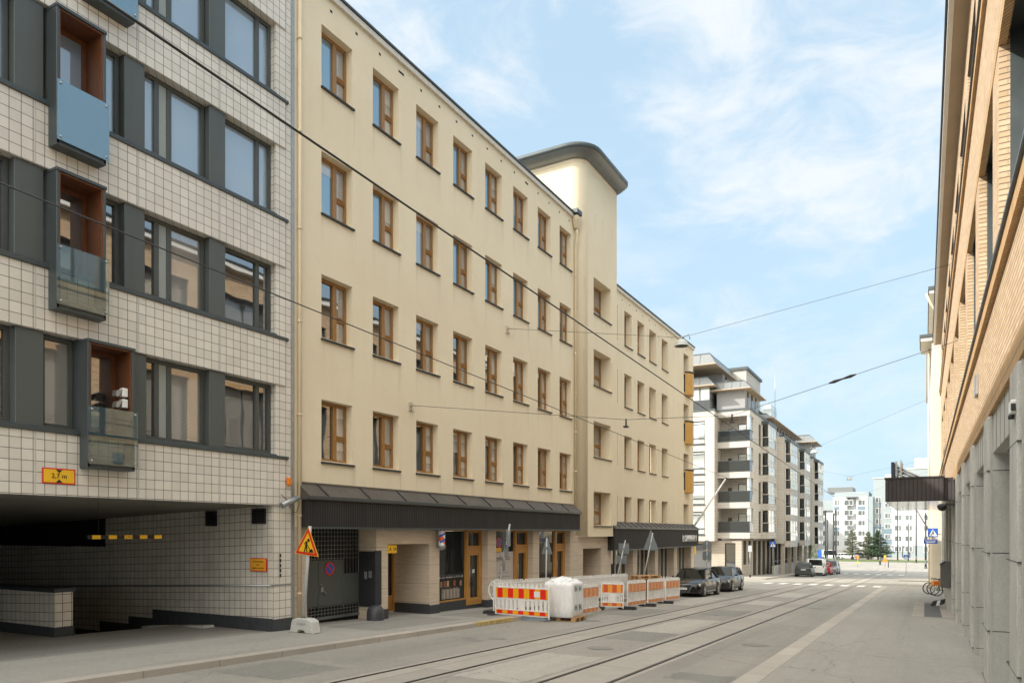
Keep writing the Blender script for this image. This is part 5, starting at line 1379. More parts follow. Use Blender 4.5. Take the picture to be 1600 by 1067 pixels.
# big bag of sand on a pallet
bag = thing('big_bag', 'full white bulk bag with green lettering on a pallet', 'bag', (-10.2, 21.42, zr(21.3)+.14))
def bag_mesh():
    m = M(); n = 28; rings = []
    rg = random.Random(4)
    for k, (z, s) in enumerate(((0,.93),(.05,.985),(.25,1.02),(.5,1.03),(.7,1.01),(.95,.99),(1.03,.985),(1.07,.96),(1.08,.80),(1.16,.6),(1.18,.35),(1.17,.05))):
        ring = []
        for j in range(n):
            a = 2*math.pi*j/n; ca, sa = math.cos(a), math.sin(a); e = .17
            r_ = (abs(ca)**(2/e)+abs(sa)**(2/e))**(-e/2)*.515*s
            wob = rg.uniform(-.006,.006) if k < 7 else rg.uniform(-.05,.05)
            ring.append((ca*r_*(1+wob), sa*r_*(1+wob), z+(rg.uniform(-.06,.06) if k > 6 else 0)))
        rings += ring
    m.mesh(rings, [(i*n+j, i*n+(j+1)%n, (i+1)*n+(j+1)%n, (i+1)*n+j) for i in range(11) for j in range(n)], True); return m
def fabric_mat():
    m, nt, b = new_mat('woven_white_plastic'); p = pos(nt)
    f = noise(nt, 7, 6, .65, stretch(nt, p, (1,1,.3))); g = noise(nt, 22, 4, .6, p)
    lk(nt, mixc(nt, rng(nt, f, .35, .7), (.84,.85,.86), (.68,.69,.69)), b.inputs['Base Color']); b.inputs['Roughness'].default_value = .6
    bump(nt, b, math_(nt,'ADD',f,math_(nt,'MULTIPLY',g,.4)), .7, .03); return m
T['fabric'] = fabric_mat()
bag_mesh().build('sack', T['fabric'], bag, world=False)
m = M(); rg = random.Random(9); n = 18; rr = []
for k in range(9):
    for j in range(n):
        a = 2*math.pi*j/n; u = k/8
        rr.append((math.cos(a)*.5*(1-u)*(1+rg.uniform(-.1,.1)), math.sin(a)*.5*(1-u)*(1+rg.uniform(-.1,.1)), 1.05+.19*math.sin(u*1.57)+rg.uniform(-.05,.06)))
m.mesh(rr, [(i*n+j, i*n+(j+1)%n, (i+1)*n+(j+1)%n, (i+1)*n+j) for i in range(8) for j in range(n)], False)
for a in (.7,2.3,3.9,5.5): m.tube([(.45*math.cos(a),.45*math.sin(a),1.04),(.5*math.cos(a),.5*math.sin(a),1.14),(.4*math.cos(a+.35),.4*math.sin(a+.35),1.16),(.36*math.cos(a+.5),.36*math.sin(a+.5),1.02)], .028, 6)
m.build('folded_top', T['fabric'], bag, world=False)
grn = plain('dark_green_print', (.01,.07,.04), .6)
for z in (.90,.30):
    for ch, y in (('H', -.2), ('H', .12)): text_mesh('lettering', ch, .27, grn, bag, (.537, y, z), FACE_X, .004)
def pallet(name_label, x, y, z, rz, group):
    t = thing('pallet', name_label, 'pallet', (x, y, z), rz, group)
    m = M()
    for k in range(5): m.box(-.6,.6,-.4+k*.175,-.4+k*.175+.1,.122,.144)
    for x_ in (-.6,-.07,.455): m.box(x_,x_+.145,-.4,.4,.1,.122)
    m.build('deck', T['pallet'], t, world=False)
    m = M()
    for x_ in (-.6,-.07,.455):
        for y_ in (-.4,-.06,.3): m.box(x_,x_+.145,y_,y_+.1,.022,.1)
    m.build('blocks', T['pallet'], t, world=False)
    m = M()
    for y_ in (-.4,-.06,.3): m.box(-.6,.6,y_,y_+.1,0,.022)
    m.build('skids', T['pallet'], t, world=False)
    return t
p0 = pallet('wooden pallet under the white bulk bag', -10.2, 21.42, zr(21.3)+.01, 0, 'wooden pallets')
GP = 'wooden pallets'
for k in range(8):
    t = copy_tree(p0); t.location = (-11.45, 33.0, zr(33)+.02+k*.147); t.rotation_euler = (0,0,.9+random.Random(k).uniform(-.06,.06))
    tag(t, 'topmost wooden pallet of the stack behind the barriers' if k == 7 else 'wooden pallet lower in the stack behind the barriers', 'pallet', GP)
m = M(); rg = random.Random(5); n = 16; rr = []
for k in range(6):
    for j in range(n):
        a = 2*math.pi*j/n; u = 1-k/5
        rr.append((-11.15+math.cos(a)*.75*u*(1+rg.uniform(-.1,.1)), 20.9+math.sin(a)*.4*u*(1+rg.uniform(-.1,.1)), zr(20.9)+.16*(1-u)**.6+rg.uniform(0,.03)))
m.mesh(rr, [(i*n+j, i*n+(j+1)%n, (i+1)*n+(j+1)%n, (i+1)*n+j) for i in range(5) for j in range(n)], True)
tag(m.build('plastic_sheet', plain('grey_blue_plastic', (.22,.27,.31), .4, bmp=.4, bscale=9), None), 'crumpled grey plastic sheet under the red and yellow barrier', 'plastic sheet')
m = M(); m.mesh([], []); m.box(-12.9,-12.2,24.6,25.4,zr(25),zr(25)+1.0)
heap = thing('soil_heap', 'sandy heap of dug up stones inside the barrier enclosure', 'heap', (-11.3,24.5,zr(24.5)))
m = M(); rg = random.Random(8); n = 22; rr = []
for k in range(8):
    for j in range(n):
        a = 2*math.pi*j/n; u = 1-k/7
        rr.append((math.cos(a)*.8*u*(1+rg.uniform(-.12,.12)), math.sin(a)*2.0*u*(1+rg.uniform(-.12,.12)), .55*(1-u*u)+rg.uniform(-.04,.04)))
m.mesh(rr, [(i*n+j, i*n+(j+1)%n, (i+1)*n+(j+1)%n, (i+1)*n+j) for i in range(7) for j in range(n)], True); m.build('soil', concrete('sandy_soil', (.28,.22,.15), (.4,.33,.24)), heap, world=False)
# cable reel seen over the barrier
rl_ = thing('cable_reel', 'upright white cable reel in front of the shop window', 'reel', (-12.95,21.9,zr(21.9)+.12))
m = M(); m.lathe([(.34,-.02),(.40,-.02),(.40,.02),(.34,.02),(.34,-.02)], (0,0,.72), 24, 'y', False); m.lathe([(.0,-.015),(.1,-.015),(.1,.015),(0,.015)], (0,0,.72), 12, 'y', False)
for k in range(5):
    a = k*1.257; m.tube([(.05*math.cos(a),0,.72+.05*math.sin(a)),(.36*math.cos(a),0,.72+.36*math.sin(a))], .03, 6)
m.build('rim', T['plast'], rl_, world=False)
m = M(); m.box(-.05,.05,-.1,.12,0,.72); m.box(-.35,.35,-.25,.3,0,.05); m.build('stand', plain('brown_board', (.16,.1,.06), .7), rl_, world=False)

# ================================================================== traffic signs
def pole(m, p, q, r_=.03): m.tube([p, q], r_, 8); return m
rs = thing('road_work_sign', 'triangular red and yellow roadworks sign leaning in a concrete foot', 'sign', (-13.3,13.15,zr(13.1)+.12))
m = M()
prof = [(-.40,0),(-.14,0),(-.11,.07),(.09,.07),(.12,0),(.40,0),(.33,.30),(.18,.36),(-.18,.36),(-.33,.30)]
m.prism([(x,-.14,z) for x,z in prof], (0,.28,0)); ft = m.build('foot', T['conc'], rs, world=False, bevel=.02)
text_mesh('lettering', 'STARA', .1, T['signback'], rs, (0,-.142,.22), FACE_MY, .002)
base = Vector((-.06,0,.3)); top = Vector((.16,.0,2.62))
m = M(); pole(m, base, top, .042); m.build('pole', T['polegrey'], rs, world=False)
m = M(); m.box(-.14,.02,-.05,.05,.3,.37); m.build('pole_wedge', T['rubber'], rs, world=False)
ph = thing('x', '', '')
bpy.data.objects.remove(ph)
def tri(cx, cz, r_, y, rot): return [(cx+r_*math.sin(rot+k*2*math.pi/3), y, cz+r_*math.cos(rot+k*2*math.pi/3)) for k in range(3)]
rot = .095; cx, cz = .115, 2.14
m = M(); m.prism(tri(cx,cz,.46,-.05,rot), (0,.012,0)); m.build('sign_edge', T['yellow'], rs, world=False)
m = M(); m.prism(tri(cx,cz,.435,-.054,rot), (0,.008,0)); m.build('sign_border', T['red'], rs, world=False)
m = M(); m.prism(tri(cx,cz,.315,-.058,rot), (0,.008,0)); m.build('sign_face', T['yellow'], rs, world=False)
sy = M(); yy = -.0605
def q2(*pts): sy.prism([(cx+a,yy,cz+b) for a,b in pts], (0,.004,0))
sy.lathe([(0,-.002),(.042,-.002),(.042,.002),(0,.002)], (cx+.055,yy+.001,cz+.135), 12, 'y', False)
q2((-.02,.12),(.03,.09),(.0,-.01),(-.055,.0)); q2((-.05,.01),(-.01,.01),(-.07,-.16),(-.105,-.15)); q2((-.03,.01),(.01,.0),(.02,-.15),(-.015,-.16)); q2((-.02,.12),(-.09,.06),(-.075,.04),(-.01,.09)); q2((-.09,.06),(-.07,.045),(-.03,.0),(-.045,-.01)); q2((.01,.02),(.03,.03),(.125,-.12),(.105,-.13)); q2((.06,-.16),(.10,-.10),(.15,-.075),(.19,-.10),(.23,-.165))
sy.build('worker_symbol', T['ink'], rs, world=False)

def sign_back(name, label, foot, topp, plates, rz, cat='sign'):
    """sign seen from behind or edge-on; plates: (shape, height along pole, size...)"""
    t = thing(name, label, cat, foot)
    f, tp = Vector((0,0,0)), Vector(topp)-Vector(foot)
    m = M(); m.tube([f-Vector((0,0,.1)), tp], .032, 8); m.build('pole', T['polegrey'], t, world=False)
    for kind, zc, a, b in plates:
        c = f.lerp(tp, zc/tp.z); nx, ny = math.sin(rz), -math.cos(rz); ux, uy = math.cos(rz), math.sin(rz)
        P = lambda u, v, d=0: (c.x+ux*u+nx*(.045+d), c.y+uy*u+ny*(.045+d), c.z+v)
        if kind == 'rect': pts = [(-a,-b),(a,-b),(a,b),(-a,b)]
        elif kind == 'tri': pts = [(-a,-b*.67),(a,-b*.67),(0,b*1.33)]
        else: pts = [(a*math.cos(k*math.pi/10),a*math.sin(k*math.pi/10)) for k in range(20)]
        m = M(); m.prism([P(u,v) for u,v in pts], (-nx*.015,-ny*.015,0)); pl = m.build('sign_plate', T['signback'], t, world=False, bevel=.004)
        m = M(); m.box(c.x-.05,c.x+.05,c.y-.05,c.y+.05,c.z-.03,c.z+.03); m.build('clamp', T['galv'], pl, world=False)
    return t
sign_back('stacked_sign', 'leaning pole with stacked grey sign plates seen edge on behind the barrier', (-13.05,21.85,zr(21.9)+.12), (-12.62,22.15,2.5), [('rect',2.55,.3,.30),('rect',2.1,.3,.22),('rect',1.6,.2,.2)], R(107))
sign_back('twin_plate_sign', 'grey back of two square plates on a leaning pole by the dark awning', (-13.02,32.8,zr(32.8)+.12), (-12.5,33.14,1.85), [('rect',2.3,.28,.26),('rect',1.78,.28,.2)], R(180-8))
sign_back('triangle_sign', 'grey back of a tall triangular sign in front of the dark awning', (-12.75,35.9,zr(35.9)+.12), (-12.17,36.2,2.2), [('tri',2.62,.42,.53)], R(180))
sign_back('triangle_sign', 'grey solid stand-in for a triangular sign reflected in the shop window', (-12.66,25.0,zr(25)+.12), (-12.63,25.02,1.98), [('tri',2.25,.23,.36)], R(180))  # solid sign built in place of a reflection in the shop glass
t = sign_back('round_sign', 'grey back of a round sign over a square plate near the black car', (-13.0,50.1,zr(50.1)+.12), (-13.0,50.1,1.75), [('disc',2.75,.33,0),('rect',2.02,.31,.29)], R(180))
m = M(); m.prism([(.25,.02,2.08),(.34,.02,2.02),(.32,.02,1.78)], (0,.01,0)); 
t = thing('parking_meter_sign', 'slim grey sign post on the sunny pavement corner', 'sign', (-14.6,72.2,zr(72.2)+.12))
m = M(); m.tube([(0,0,0),(0,0,3.0)], .04, 8); m.build('pole', T['galv'], t, world=False)
m = M(); m.box(-.16,.16,-.06,-.045,2.45,3.05); m.build('sign_plate', plain('pale_sign_back', (.42,.45,.48), .5), t, world=False)
m = M(); m.lathe([(.09,0),(.09,.2),(.05,.25)], (0,0,0), 8); m.build('base', T['rubber'], t, world=False)
def crossing_sign(label, loc, bracket=False):
    t = thing('crossing_sign', label, 'sign', loc)
    if not bracket:
        m = M(); m.tube([(0,.03,loc[2]*0-3.15),(0,.03,.32)], .035, 8); m.build('pole', T['galv'], t, world=False)
    m = M(); m.box(-.3,.3,-.03,-.01,-.3,.3); m.build('sign_face', T['blue'], t, world=False)
    m = M(); m.prism([(-.25,-.034,-.23),(.25,-.034,-.23),(0,-.034,.24)], (0,.006,0)); m.build('white_triangle', T['white'], t, world=False)
    m = M(); m.prism([(-.03,-.038,.1),(.04,-.038,.1),(.05,-.038,-.04),(.1,-.038,-.17),(.06,-.038,-.18),(0,-.038,-.07),(-.08,-.038,-.18),(-.12,-.038,-.17),(-.05,-.038,-.03)], (0,.004,0)); m.lathe([(0,-.002),(.035,-.002),(.035,.002),(0,.002)], (.01,-.037,.14), 10, 'y', False); m.build('walker_symbol', T['ink'], t, world=False)
    return t
crossing_sign('blue pedestrian crossing sign on a post by the apartment block', (-13.6,78.5,1.05))
t = crossing_sign('blue pedestrian crossing sign on a bracket at the brick corner', (.48,57.0,2.22), True)
m = M(); m.tube([(0,.05,.28),(0,.05,-.75)], .03, 8); m.tube([(0,.05,-.1),(.5,.05,-.1)], .03, 6); m.tube([(0,.05,-.6),(.5,.05,-.6)], .03, 6); m.build('bracket', T['galv'], t, world=False)
m = M(); m.box(-.55,.27,-.02,0,-.74,-.46); m.build('name_plate', T['blue'], t, world=False)
m = M(); m.box(-.45,.17,-.024,-.02,-.57,-.53); m.box(-.4,.12,-.024,-.02,-.67,-.63); m.build('name_line', T['white'], t, world=False)
t = crossing_sign('small blue crossing sign standing on the far refuge', (-2.3,117,-1.15))
tm = thing('ticket_machine', 'grey ticket machine with blue signs at the street corner', 'ticket machine', (.62,67,zr(67)+.06))
m = M(); m.box(-.26,.26,-.2,.2,0,1.45); m.build('cabinet', T['roofgrey'], tm, world=False, bevel=.02)
m = M(); m.box(-.06,.1,-.05,.05,1.45,2.1); m.build('stem', T['galv'], tm, world=False)
m = M(); m.box(-.15,.15,-.08,-.05,1.75,2.1); m.box(-.13,.13,-.215,-.2,.95,1.4); m.build('blue_sign', T['blue'], tm, world=False)
cab = thing('wall_cabinet', 'dark grey cabinet with sloping lid on the concrete columns', 'cabinet', (.78,34.4,zr(34.4)+.06))
m = M(); m.prism([(-.22,0,.95),(-.22,0,1.85),(-.06,0,1.98),(.2,0,1.98),(.2,0,.95)], (0,1.0,0)); m.build('cabinet', plain('dark_cabinet_grey', (.13,.125,.12), .6), cab, world=False, bevel=.015)
m = M(); m.prism([(-.24,-.02,1.83),(-.24,-.02,1.88),(-.06,-.02,2.02),(-.03,-.02,1.98)], (0,1.04,0)); m.build('lid', T['steel_d'], cab, world=False)
m = M(); m.box(.0,.18,.1,.9,0,.95); m.build('base', T['conc_s'], cab, world=False)
lb_ = thing('litter_bag', 'tipped over black and white bag on the pale kerb slabs', 'bag', (.5,37.0,zr(37)+.07))
m = M(); m.hexa([(-.3,-.12,.02),(.2,-.16,.12),(.25,.12,.12),(-.25,.14,.02)],[(-.2,-.1,.25),(.28,-.14,.36),(.3,.1,.36),(-.18,.12,.25)]); m.build('body', T['ink'], lb_, world=False, bevel=.03)
m = M(); m.hexa([(-.08,-.17,.05),(.05,-.18,.08),(.05,-.15,.08),(-.08,-.14,.05)],[(-.02,-.155,.28),(.1,-.165,.31),(.1,-.12,.31),(-.02,-.11,.28)]); m.build('white_patch', T['white'], lb_, world=False)

# bicycles leaning at the rack, seen side on
def bicycle(label, loc, rz, col, lean=0.0):
    t = thing('bicycle', label, 'bicycle', loc, rz, 'bicycles at the wall')
    R_ = .34
    for x in (-.52, .52):
        m = M(); m.lathe([(R_-.02,-.02),(R_+.015,-.012),(R_+.015,.012),(R_-.02,.02),(R_-.035,0),(R_-.02,-.02)], (x,0,R_+.015), 28, 'y', False)
        w_ = m.build('wheel', T['rubber'], t, world=False)
        m = M(); m.lathe([(R_-.04,-.012),(R_-.018,-.012),(R_-.018,.012),(R_-.04,.012),(R_-.04,-.012)], (x,0,R_+.015), 28, 'y', False)
        for k in range(12):
            a = k*math.pi/6; m.tube([(x,0,R_+.015),(x+math.cos(a)*(R_-.03),0,R_+.015+math.sin(a)*(R_-.03))], .003, 3, cap=False)
        m.lathe([(.03,-.04),(.03,.04)], (x,0,R_+.015), 8, 'y'); m.build('rim', T['galv'], w_, world=False)
    m = M(); bbk = (-.05,0,.3); st = (-.22,0,.78); hd = (.38,0,.85)
    for a, b in ((bbk,st),(bbk,hd),(st,hd),(bbk,(-.52,0,.355)),(st,(-.52,0,.355)),(hd,(.34,0,.72))): m.tube([a,b], .018, 7)
    for s in (-.05,.05): m.tube([(.38,0,.72),(.45,s,.6),(.52,s,.355)], .013, 6)
    m.build('frame', col, t, world=False)
    m = M(); m.tube([(-.22,0,.78),(-.25,0,.9)], .013, 6); m.hexa([(-.4,-.07,.9),(-.12,-.025,.92),(-.12,.025,.92),(-.4,.07,.9)],[(-.4,-.06,.95),(-.12,-.02,.95),(-.12,.02,.95),(-.4,.06,.95)]); m.build('saddle', T['rubber'], t, world=False)
    m = M(); m.tube([(.38,0,.85),(.37,0,.98)], .014, 6); m.tube([(.25,-.28,1.0),(.36,-.2,1.0),(.37,0,.98),(.36,.2,1.0),(.25,.28,1.0)], .012, 6); m.build('handlebar', T['galv'], t, world=False)
    m = M(); m.lathe([(.09,-.01),(.09,.01)], (-.05,-.03,.3), 14, 'y'); m.tube([(-.05,-.05,.3),(.1,-.08,.22)], .01, 5); m.tube([(-.05,.05,.3),(-.2,.08,.38)], .01, 5); m.build('crank', T['galv'], t, world=False)
    return t
bicycle('silver bicycle furthest from the brick building wall', (.70,50.3,zr(50.3)+.06), .35, T['galv'])
bicycle('white bicycle in the middle of the rack', (.92,49.3,zr(49.3)+.06), .3, T['white'])
t = bicycle('dark bicycle with an orange box nearest the wall', (1.05,48.0,zr(48)+.06), .45, T['steel_d'])
m = M(); m.box(-.75,-.35,-.17,.17,.62,.86); m.build('rear_box', T['orange'], t, world=False, bevel=.01)

# ================================================================== overhead wires and lamps
def wire(name, label, pts, r_, cat='wire', group=None, sag=0.0):
    m = M(); path = []
    for a, b in zip(pts, pts[1:]):
        a, b = Vector(a), Vector(b)
        for k in range(8):
            u = k/8; p = a.lerp(b, u); p.z -= sag*4*u*(1-u); path.append(p)
    path.append(Vector(pts[-1])); m.tube(path, r_, 5)
    o = m.build(name, T['wire'], None); tag(o, label, cat, group); return o
wire('contact_wire', 'tram contact wire above the nearer track', [(-5.1,s,6.07-.03*s) for s in (-8,10,24,50,80,115,150)], .012, 'wire', 'tram wires')
wire('contact_wire', 'tram contact wire above the further track', [(-7.9,s,5.72-.03*s) for s in (-8,10,24,50,80,115,150)], .009, 'wire', 'tram wires')
def hook(label, p):
    t = thing('wall_hook', label, 'hook', p)
    m = M(); m.box(-.02,.05,-.08,.08,-.13,.13); m.tube([(.04,0,.02),(.18,0,.05),(.22,0,.0)], .03, 6); m.tube([(.1,0,0),(.1,.02,-.2)], .025, 6); m.build('plate', plain('pale_casting', (.5,.44,.34), .6), t, world=False)
LA = Vector((-9.4,31.9,10.8))
wire('span_wire', 'span wire carrying the nearest street lamp', [(-14.0,24.5,10.08),(LA.x,LA.y,LA.z+.05),(.9,33.5,12.75)], .008, 'wire', 'span wires')
wire('span_wire', 'span wire with an insulator holding the tram wires', [(-14.0,18.4,6.18),(-7.9,21.0,5.62),(-5.1,22.6,5.75),(.9,27,8.25)], .008, 'wire', 'span wires')
hook('pale wall hook of the lamp wire high on the cream wall', (-14.1,24.5,10.05)); hook('pale wall hook of the tram wire between the windows', (-14.1,18.4,6.15))
iz = thing('insulator', 'dark strain insulator on the wire near the brick building', 'insulator', (-2.3,24.7,7.0))
a = Vector((-5.1,22.6,5.75)); b = Vector((.9,27,8.25)); pp = a.lerp(b,.42); qq = a.lerp(b,.54)
iz.location = pp
m = M(); m.tube([(0,0,0), (qq-pp)*.2, (qq-pp)*.5, (qq-pp)*.8, qq-pp], [.02,.05,.025,.05,.02], 8); m.build('rod', T['wire'], iz, world=False)
for (x, y, z, lab) in ((-7.9,21.0,5.4,'small hanger on the further tram wire'),(-5.1,22.6,5.55,'small hanger on the nearer tram wire')):
    m = M(); m.tube([(x,y,z+.25),(x,y,z)], .025, 6); m.box(x-.06,x+.06,y-.08,y+.08,z-.02,z+.03); tag(m.build('wire_hanger', T['wire'], None), lab, 'hanger', 'wire hangers')
def street_lamp(label, p, k=1.0):
    t = thing('street_lamp', label, 'lamp', p, 0, 'lamps hung over the street')
    prof = [(.02,.31),(.13,.29),(.22,.22),(.285,.12),(.31,0),(.318,-.01),(.30,-.005),(.27,.1)]
    m = M(); m.lathe([(r_*k,h*k) for r_,h in prof], (0,0,-.42), 24); m.build('shade', plain('lamp_enamel', (.42,.44,.41), .45, var=.06), t, world=False)
    m = M(); m.lathe([(.27*k,.02),(.16*k,.1),(0,.12)], (0,0,-.42), 18); m.build('diffuser', plain('lamp_inside', (.12,.12,.1), .6), t, world=False)
    m = M(); m.tube([(0,0,-.12),(0,0,.0)], .03, 6); m.tube([(-.3,-.05,.06),(-.15,-.02,-.02),(.1,.02,0),(.32,.05,.06)], .018, 6); m.tube([(.32,.05,.08),(.36,.06,-.16)], .02, 6); m.build('hanger', T['galv'], t, world=False)
street_lamp('nearest domed street lamp hanging before the cream building', LA+Vector((0,0,.1)), 1.0)
def A_(px, zc, y):
    x = (px-1445)*zc/1310; return Vector((x, (zc+x*math.sin(YAW))/math.cos(YAW), 2.17+(833-y)*zc/1140))
for px, zc, y, lab in ((1272,64,700,'domed street lamp hanging before the apartment balconies'),(1327,88,744,'small domed street lamp hanging over the far street')):
    p = A_(px, zc, y); street_lamp(lab, p)
    wire('span_wire', 'span wire of the '+lab, [(-15.2 if zc < 80 else -13.2, p.y-3, p.z+1.2), p, (.4 if zc > 70 else .95, p.y+4 if zc > 70 else 57.4, p.z+2.0)], .007, 'wire', 'span wires')
wire('span_wire', 'thin wire crossing the street beyond the lamps', [(-15.1,86,7.2),(-6,88,6.4),(.42,84,8.4)], .007, 'wire', 'span wires')

# tram poles and works signs on the square
PO = [(-17.75,162.3,6.9,.17),(-19.15,178.7,5.2,.16),(-16.32,163.1,6.25,.17),(-16.98,174.2,7.5,.17),(-8.39,175.6,9.3,.15),(-5.87,205,9.5,.13),(-1.71,190,10.5,.15),(.15,161,6.1,.17),(-3.4,196,4.5,.12)]
LB = ['stout black tram pole beside the parked cars','shorter black tram pole behind the stout pair','black tram pole between the stout and the tall one','tall black tram pole rightmost of the left cluster','tall slim black pole among the pines','slim black pole before the white house','tall black pole seen under the canopy','black pole with stickers by the corner house','thin black pole before the blue tower']
for (x, y, zt, r_), lab in zip(PO, LB):
    t = thing('tram_pole', lab, 'pole', (x, y, zr(y)), 0, 'poles on the far square')
    h = zt-zr(y)
    m = M(); m.tube([(0,0,-.1),(0,0,h*.3),(0,0,h)], [r_*1.15,r_,r_*.85], 10); m.build('shaft', T['ink'] if r_ > .13 else T['steel_d'], t, world=False)
    m = M(); m.lathe([(r_*1.5,-.05),(r_*1.5,.25),(r_*1.2,.35)], (0,0,0), 10); m.build('collar', T['steel'], t, world=False)
    if r_ >= .15:
        m = M(); m.lathe([(r_*1.17,.8),(r_*1.15,1.7)], (0,0,0), 10, smooth=False); m.build('sticker_band', T['roofgrey'], t, world=False)
for x, y, lab in ((-6.9,163,'orange triangular works sign on the traffic island'),(-11.6,160,'small orange and yellow sign on a grey post')):
    t = thing('works_sign', lab, 'sign', (x, y, zr(y)))
    m = M(); m.tube([(0,0,0),(0,0,2.2)], .04, 6); m.build('post', T['galv'], t, world=False)
    m = M(); m.prism([(-.5,-.06,1.1),(.5,-.06,1.1),(0,-.06,2.0)] if x > -8 else [(.28*math.cos(k*.628),-.06,1.95+.28*math.sin(k*.628)) for k in range(10)], (0,.02,0)); m.build('sign_plate', T['orange'], t, world=False)
    m = M(); m.box(-.2,.2,-.06,-.04,.75 if x < -8 else 2.0,1.1 if x < -8 else 2.35); m.build('small_plate', T['yellow'], t, world=False)
t = thing('bollard', 'thin dark bollard on the pale square', 'bollard', (-6.3,163,zr(163)))
m = M(); m.tube([(0,0,0),(0,0,1.0)], .08, 8); m.lathe([(.1,0),(.1,.05),(0,.1)], (0,0,1.0), 8); m.build('post', T['steel_d'], t, world=False)
t = thing('info_board', 'blue information board beyond the parked van', 'sign', (-21.5,185,zr(185)))
m = M(); m.box(-.45,.45,-.06,.06,.9,2.9); m.build('board', T['blue'], t, world=False)
m = M(); m.tube([(-.4,0,0),(-.4,0,.9)], .05, 6); m.tube([(.4,0,0),(.4,0,.9)], .05, 6); m.build('legs', T['galv'], t, world=False)
# ================================================================== vehicles
def paint(name, col, metal=.3, coat=.8):
    m, nt, b = new_mat(name)
    b.inputs['Base Color'].default_value = (*col, 1); b.inputs['Metallic'].default_value = metal; b.inputs['Roughness'].default_value = .32
    b.inputs['Coat Weight'].default_value = coat; b.inputs['Coat Roughness'].default_value = .04; b.inputs['Specular IOR Level'].default_value = .25
    return m
T['carglass'] = glass_mat('car_glass', (.008,.011,.011), ior=1.4, wob=0)
T['lens'] = plain('clear_lens', (.55,.57,.58), .15, .4, var=.2, scale=14)
T['redlens'] = plain('red_lens', (.35,.015,.01), .2)
T['trim'] = plain('black_trim', (.015,.015,.016), .5)
T['alloy'] = plain('alloy_rim', (.5,.5,.5), .3, .8, var=.1)
def car(name, label, loc, rz, L_, W, H, col, kind='sedan', cat='car', group='cars parked along the kerb', plate='', front_grille=True):
    """built facing -Y: y from -L/2 (nose) to L/2 (tail)"""
    t = thing(name, label, cat, loc, rz, group)
    hw = W/2; g = .17
    K = {'sedan': dict(belt=.92, nose=.66, hood=.88, hl=1.25, ws=.72, rr=.62, deck=.95, tail=.98, rl=.55),
         'hatch': dict(belt=.94, nose=.68, hood=.92, hl=1.0, ws=.75, rr=.18, deck=1.0, tail=1.0, rl=.3),
         'suv': dict(belt=1.02, nose=.8, hood=1.04, hl=1.05, ws=.7, rr=.12, deck=1.1, tail=1.1, rl=.25),
         'van': dict(belt=1.12, nose=.85, hood=1.12, hl=.75, ws=.8, rr=.04, deck=1.2, tail=1.2, rl=.1)}[kind]
    y0, y1 = -L_/2, L_/2
    def ring(y, z0, z1, w0, w1, crown=.03):
        return [(-w0*.94,y,z0),(-w0,y,z0+.12),(-w0*1.0,y,(z0+z1)/2+.05),(-w1,y,z1-.05),(-w1*.93,y,z1),(0,y,z1+crown),(w1*.93,y,z1),(w1,y,z1-.05),(w0*1.0,y,(z0+z1)/2+.05),(w0,y,z0+.12),(w0*.94,y,z0)]
    st = [(y0, .30, K['nose']-.12, .78*hw, .74*hw), (y0+.05, .22, K['nose']-.02, .88*hw, .82*hw), (y0+.28, g, K['nose']+.06, .97*hw, .90*hw), (y0+.75, g, K['hood']-.07, hw, .95*hw), (y0+K['hl'], g, K['hood']+.02, hw, .96*hw),
          (y0+K['hl']+.7, g, K['belt'], hw, .965*hw), (0.2, g, K['belt']+.01, hw, .97*hw), (y1-1.0, g, K['belt']+.03, hw, .965*hw), (y1-.5, g, K['deck'], .985*hw, .94*hw), (y1-.12, .2, K['tail']-.02, .95*hw, .88*hw), (y1-.02, .32, K['tail']-.1, .9*hw, .83*hw)]
    m = M(); n = 11; vs = []
    for s in st: vs += ring(*s)
    fs = [(i*n+j, i*n+j+1, (i+1)*n+j+1, (i+1)*n+j) for i in range(len(st)-1) for j in range(n-1)]
    fs += [(i*n+n-1, i*n, (i+1)*n, (i+1)*n+n-1) for i in range(len(st)-1)]
    m.mesh(vs, fs, True); m.poly(vs[:n]); m.poly(vs[-n:][::-1])
    body = m.build('body', col, t, world=False)
    # glasshouse
    zb = K['belt']-.03; a0 = y0+K['hl']+.08; a1 = a0+K['ws']; b1 = y1-K['rl']; b0 = b1-K['rr']
    bw, tw_ = hw*.93, hw*.74 if kind != 'van' else hw*.86
    zt = H-.05
    base = [(-bw*.94,a0,zb),(bw*.94,a0,zb),(bw*.97,(a0+b1)/2,zb),(bw*.92,b1,zb+.03),(-bw*.92,b1,zb+.03),(-bw*.97,(a0+b1)/2,zb)]
    topr = [(-tw_*.93,a1,zt),(tw_*.93,a1,zt),(tw_,(a1+b0)/2,zt+.02),(tw_*.9,b0,zt-.02),(-tw_*.9,b0,zt-.02),(-tw_,(a1+b0)/2,zt+.02)]
    m = M(); m.mesh(base+topr, [(k,(k+1)%6,6+(k+1)%6,6+k) for k in range(6)]); m.build('windows', T['carglass'], t, world=False)
    m = M(); up = [(x*.97,y+(.03 if y < 0 else -.03),z+.05) for x,y,z in topr]
    mid = [(-tw_*.6,a1+.1,zt+.075),(tw_*.6,a1+.1,zt+.075),(tw_*.62,(a1+b0)/2,zt+.09),(tw_*.6,b0-.1,zt+.06),(-tw_*.6,b0-.1,zt+.06),(-tw_*.62,(a1+b0)/2,zt+.09)]
    out = [(x*1.02,y,z-.01) for x,y,z in topr]
    m.mesh(out+up+mid, [(k,(k+1)%6,6+(k+1)%6,6+k) for k in range(6)]+[(6+k,6+(k+1)%6,12+(k+1)%6,12+k) for k in range(6)]+[(12,13,14,15,16,17)], True)
    m.build('roof', col, t, world=False)
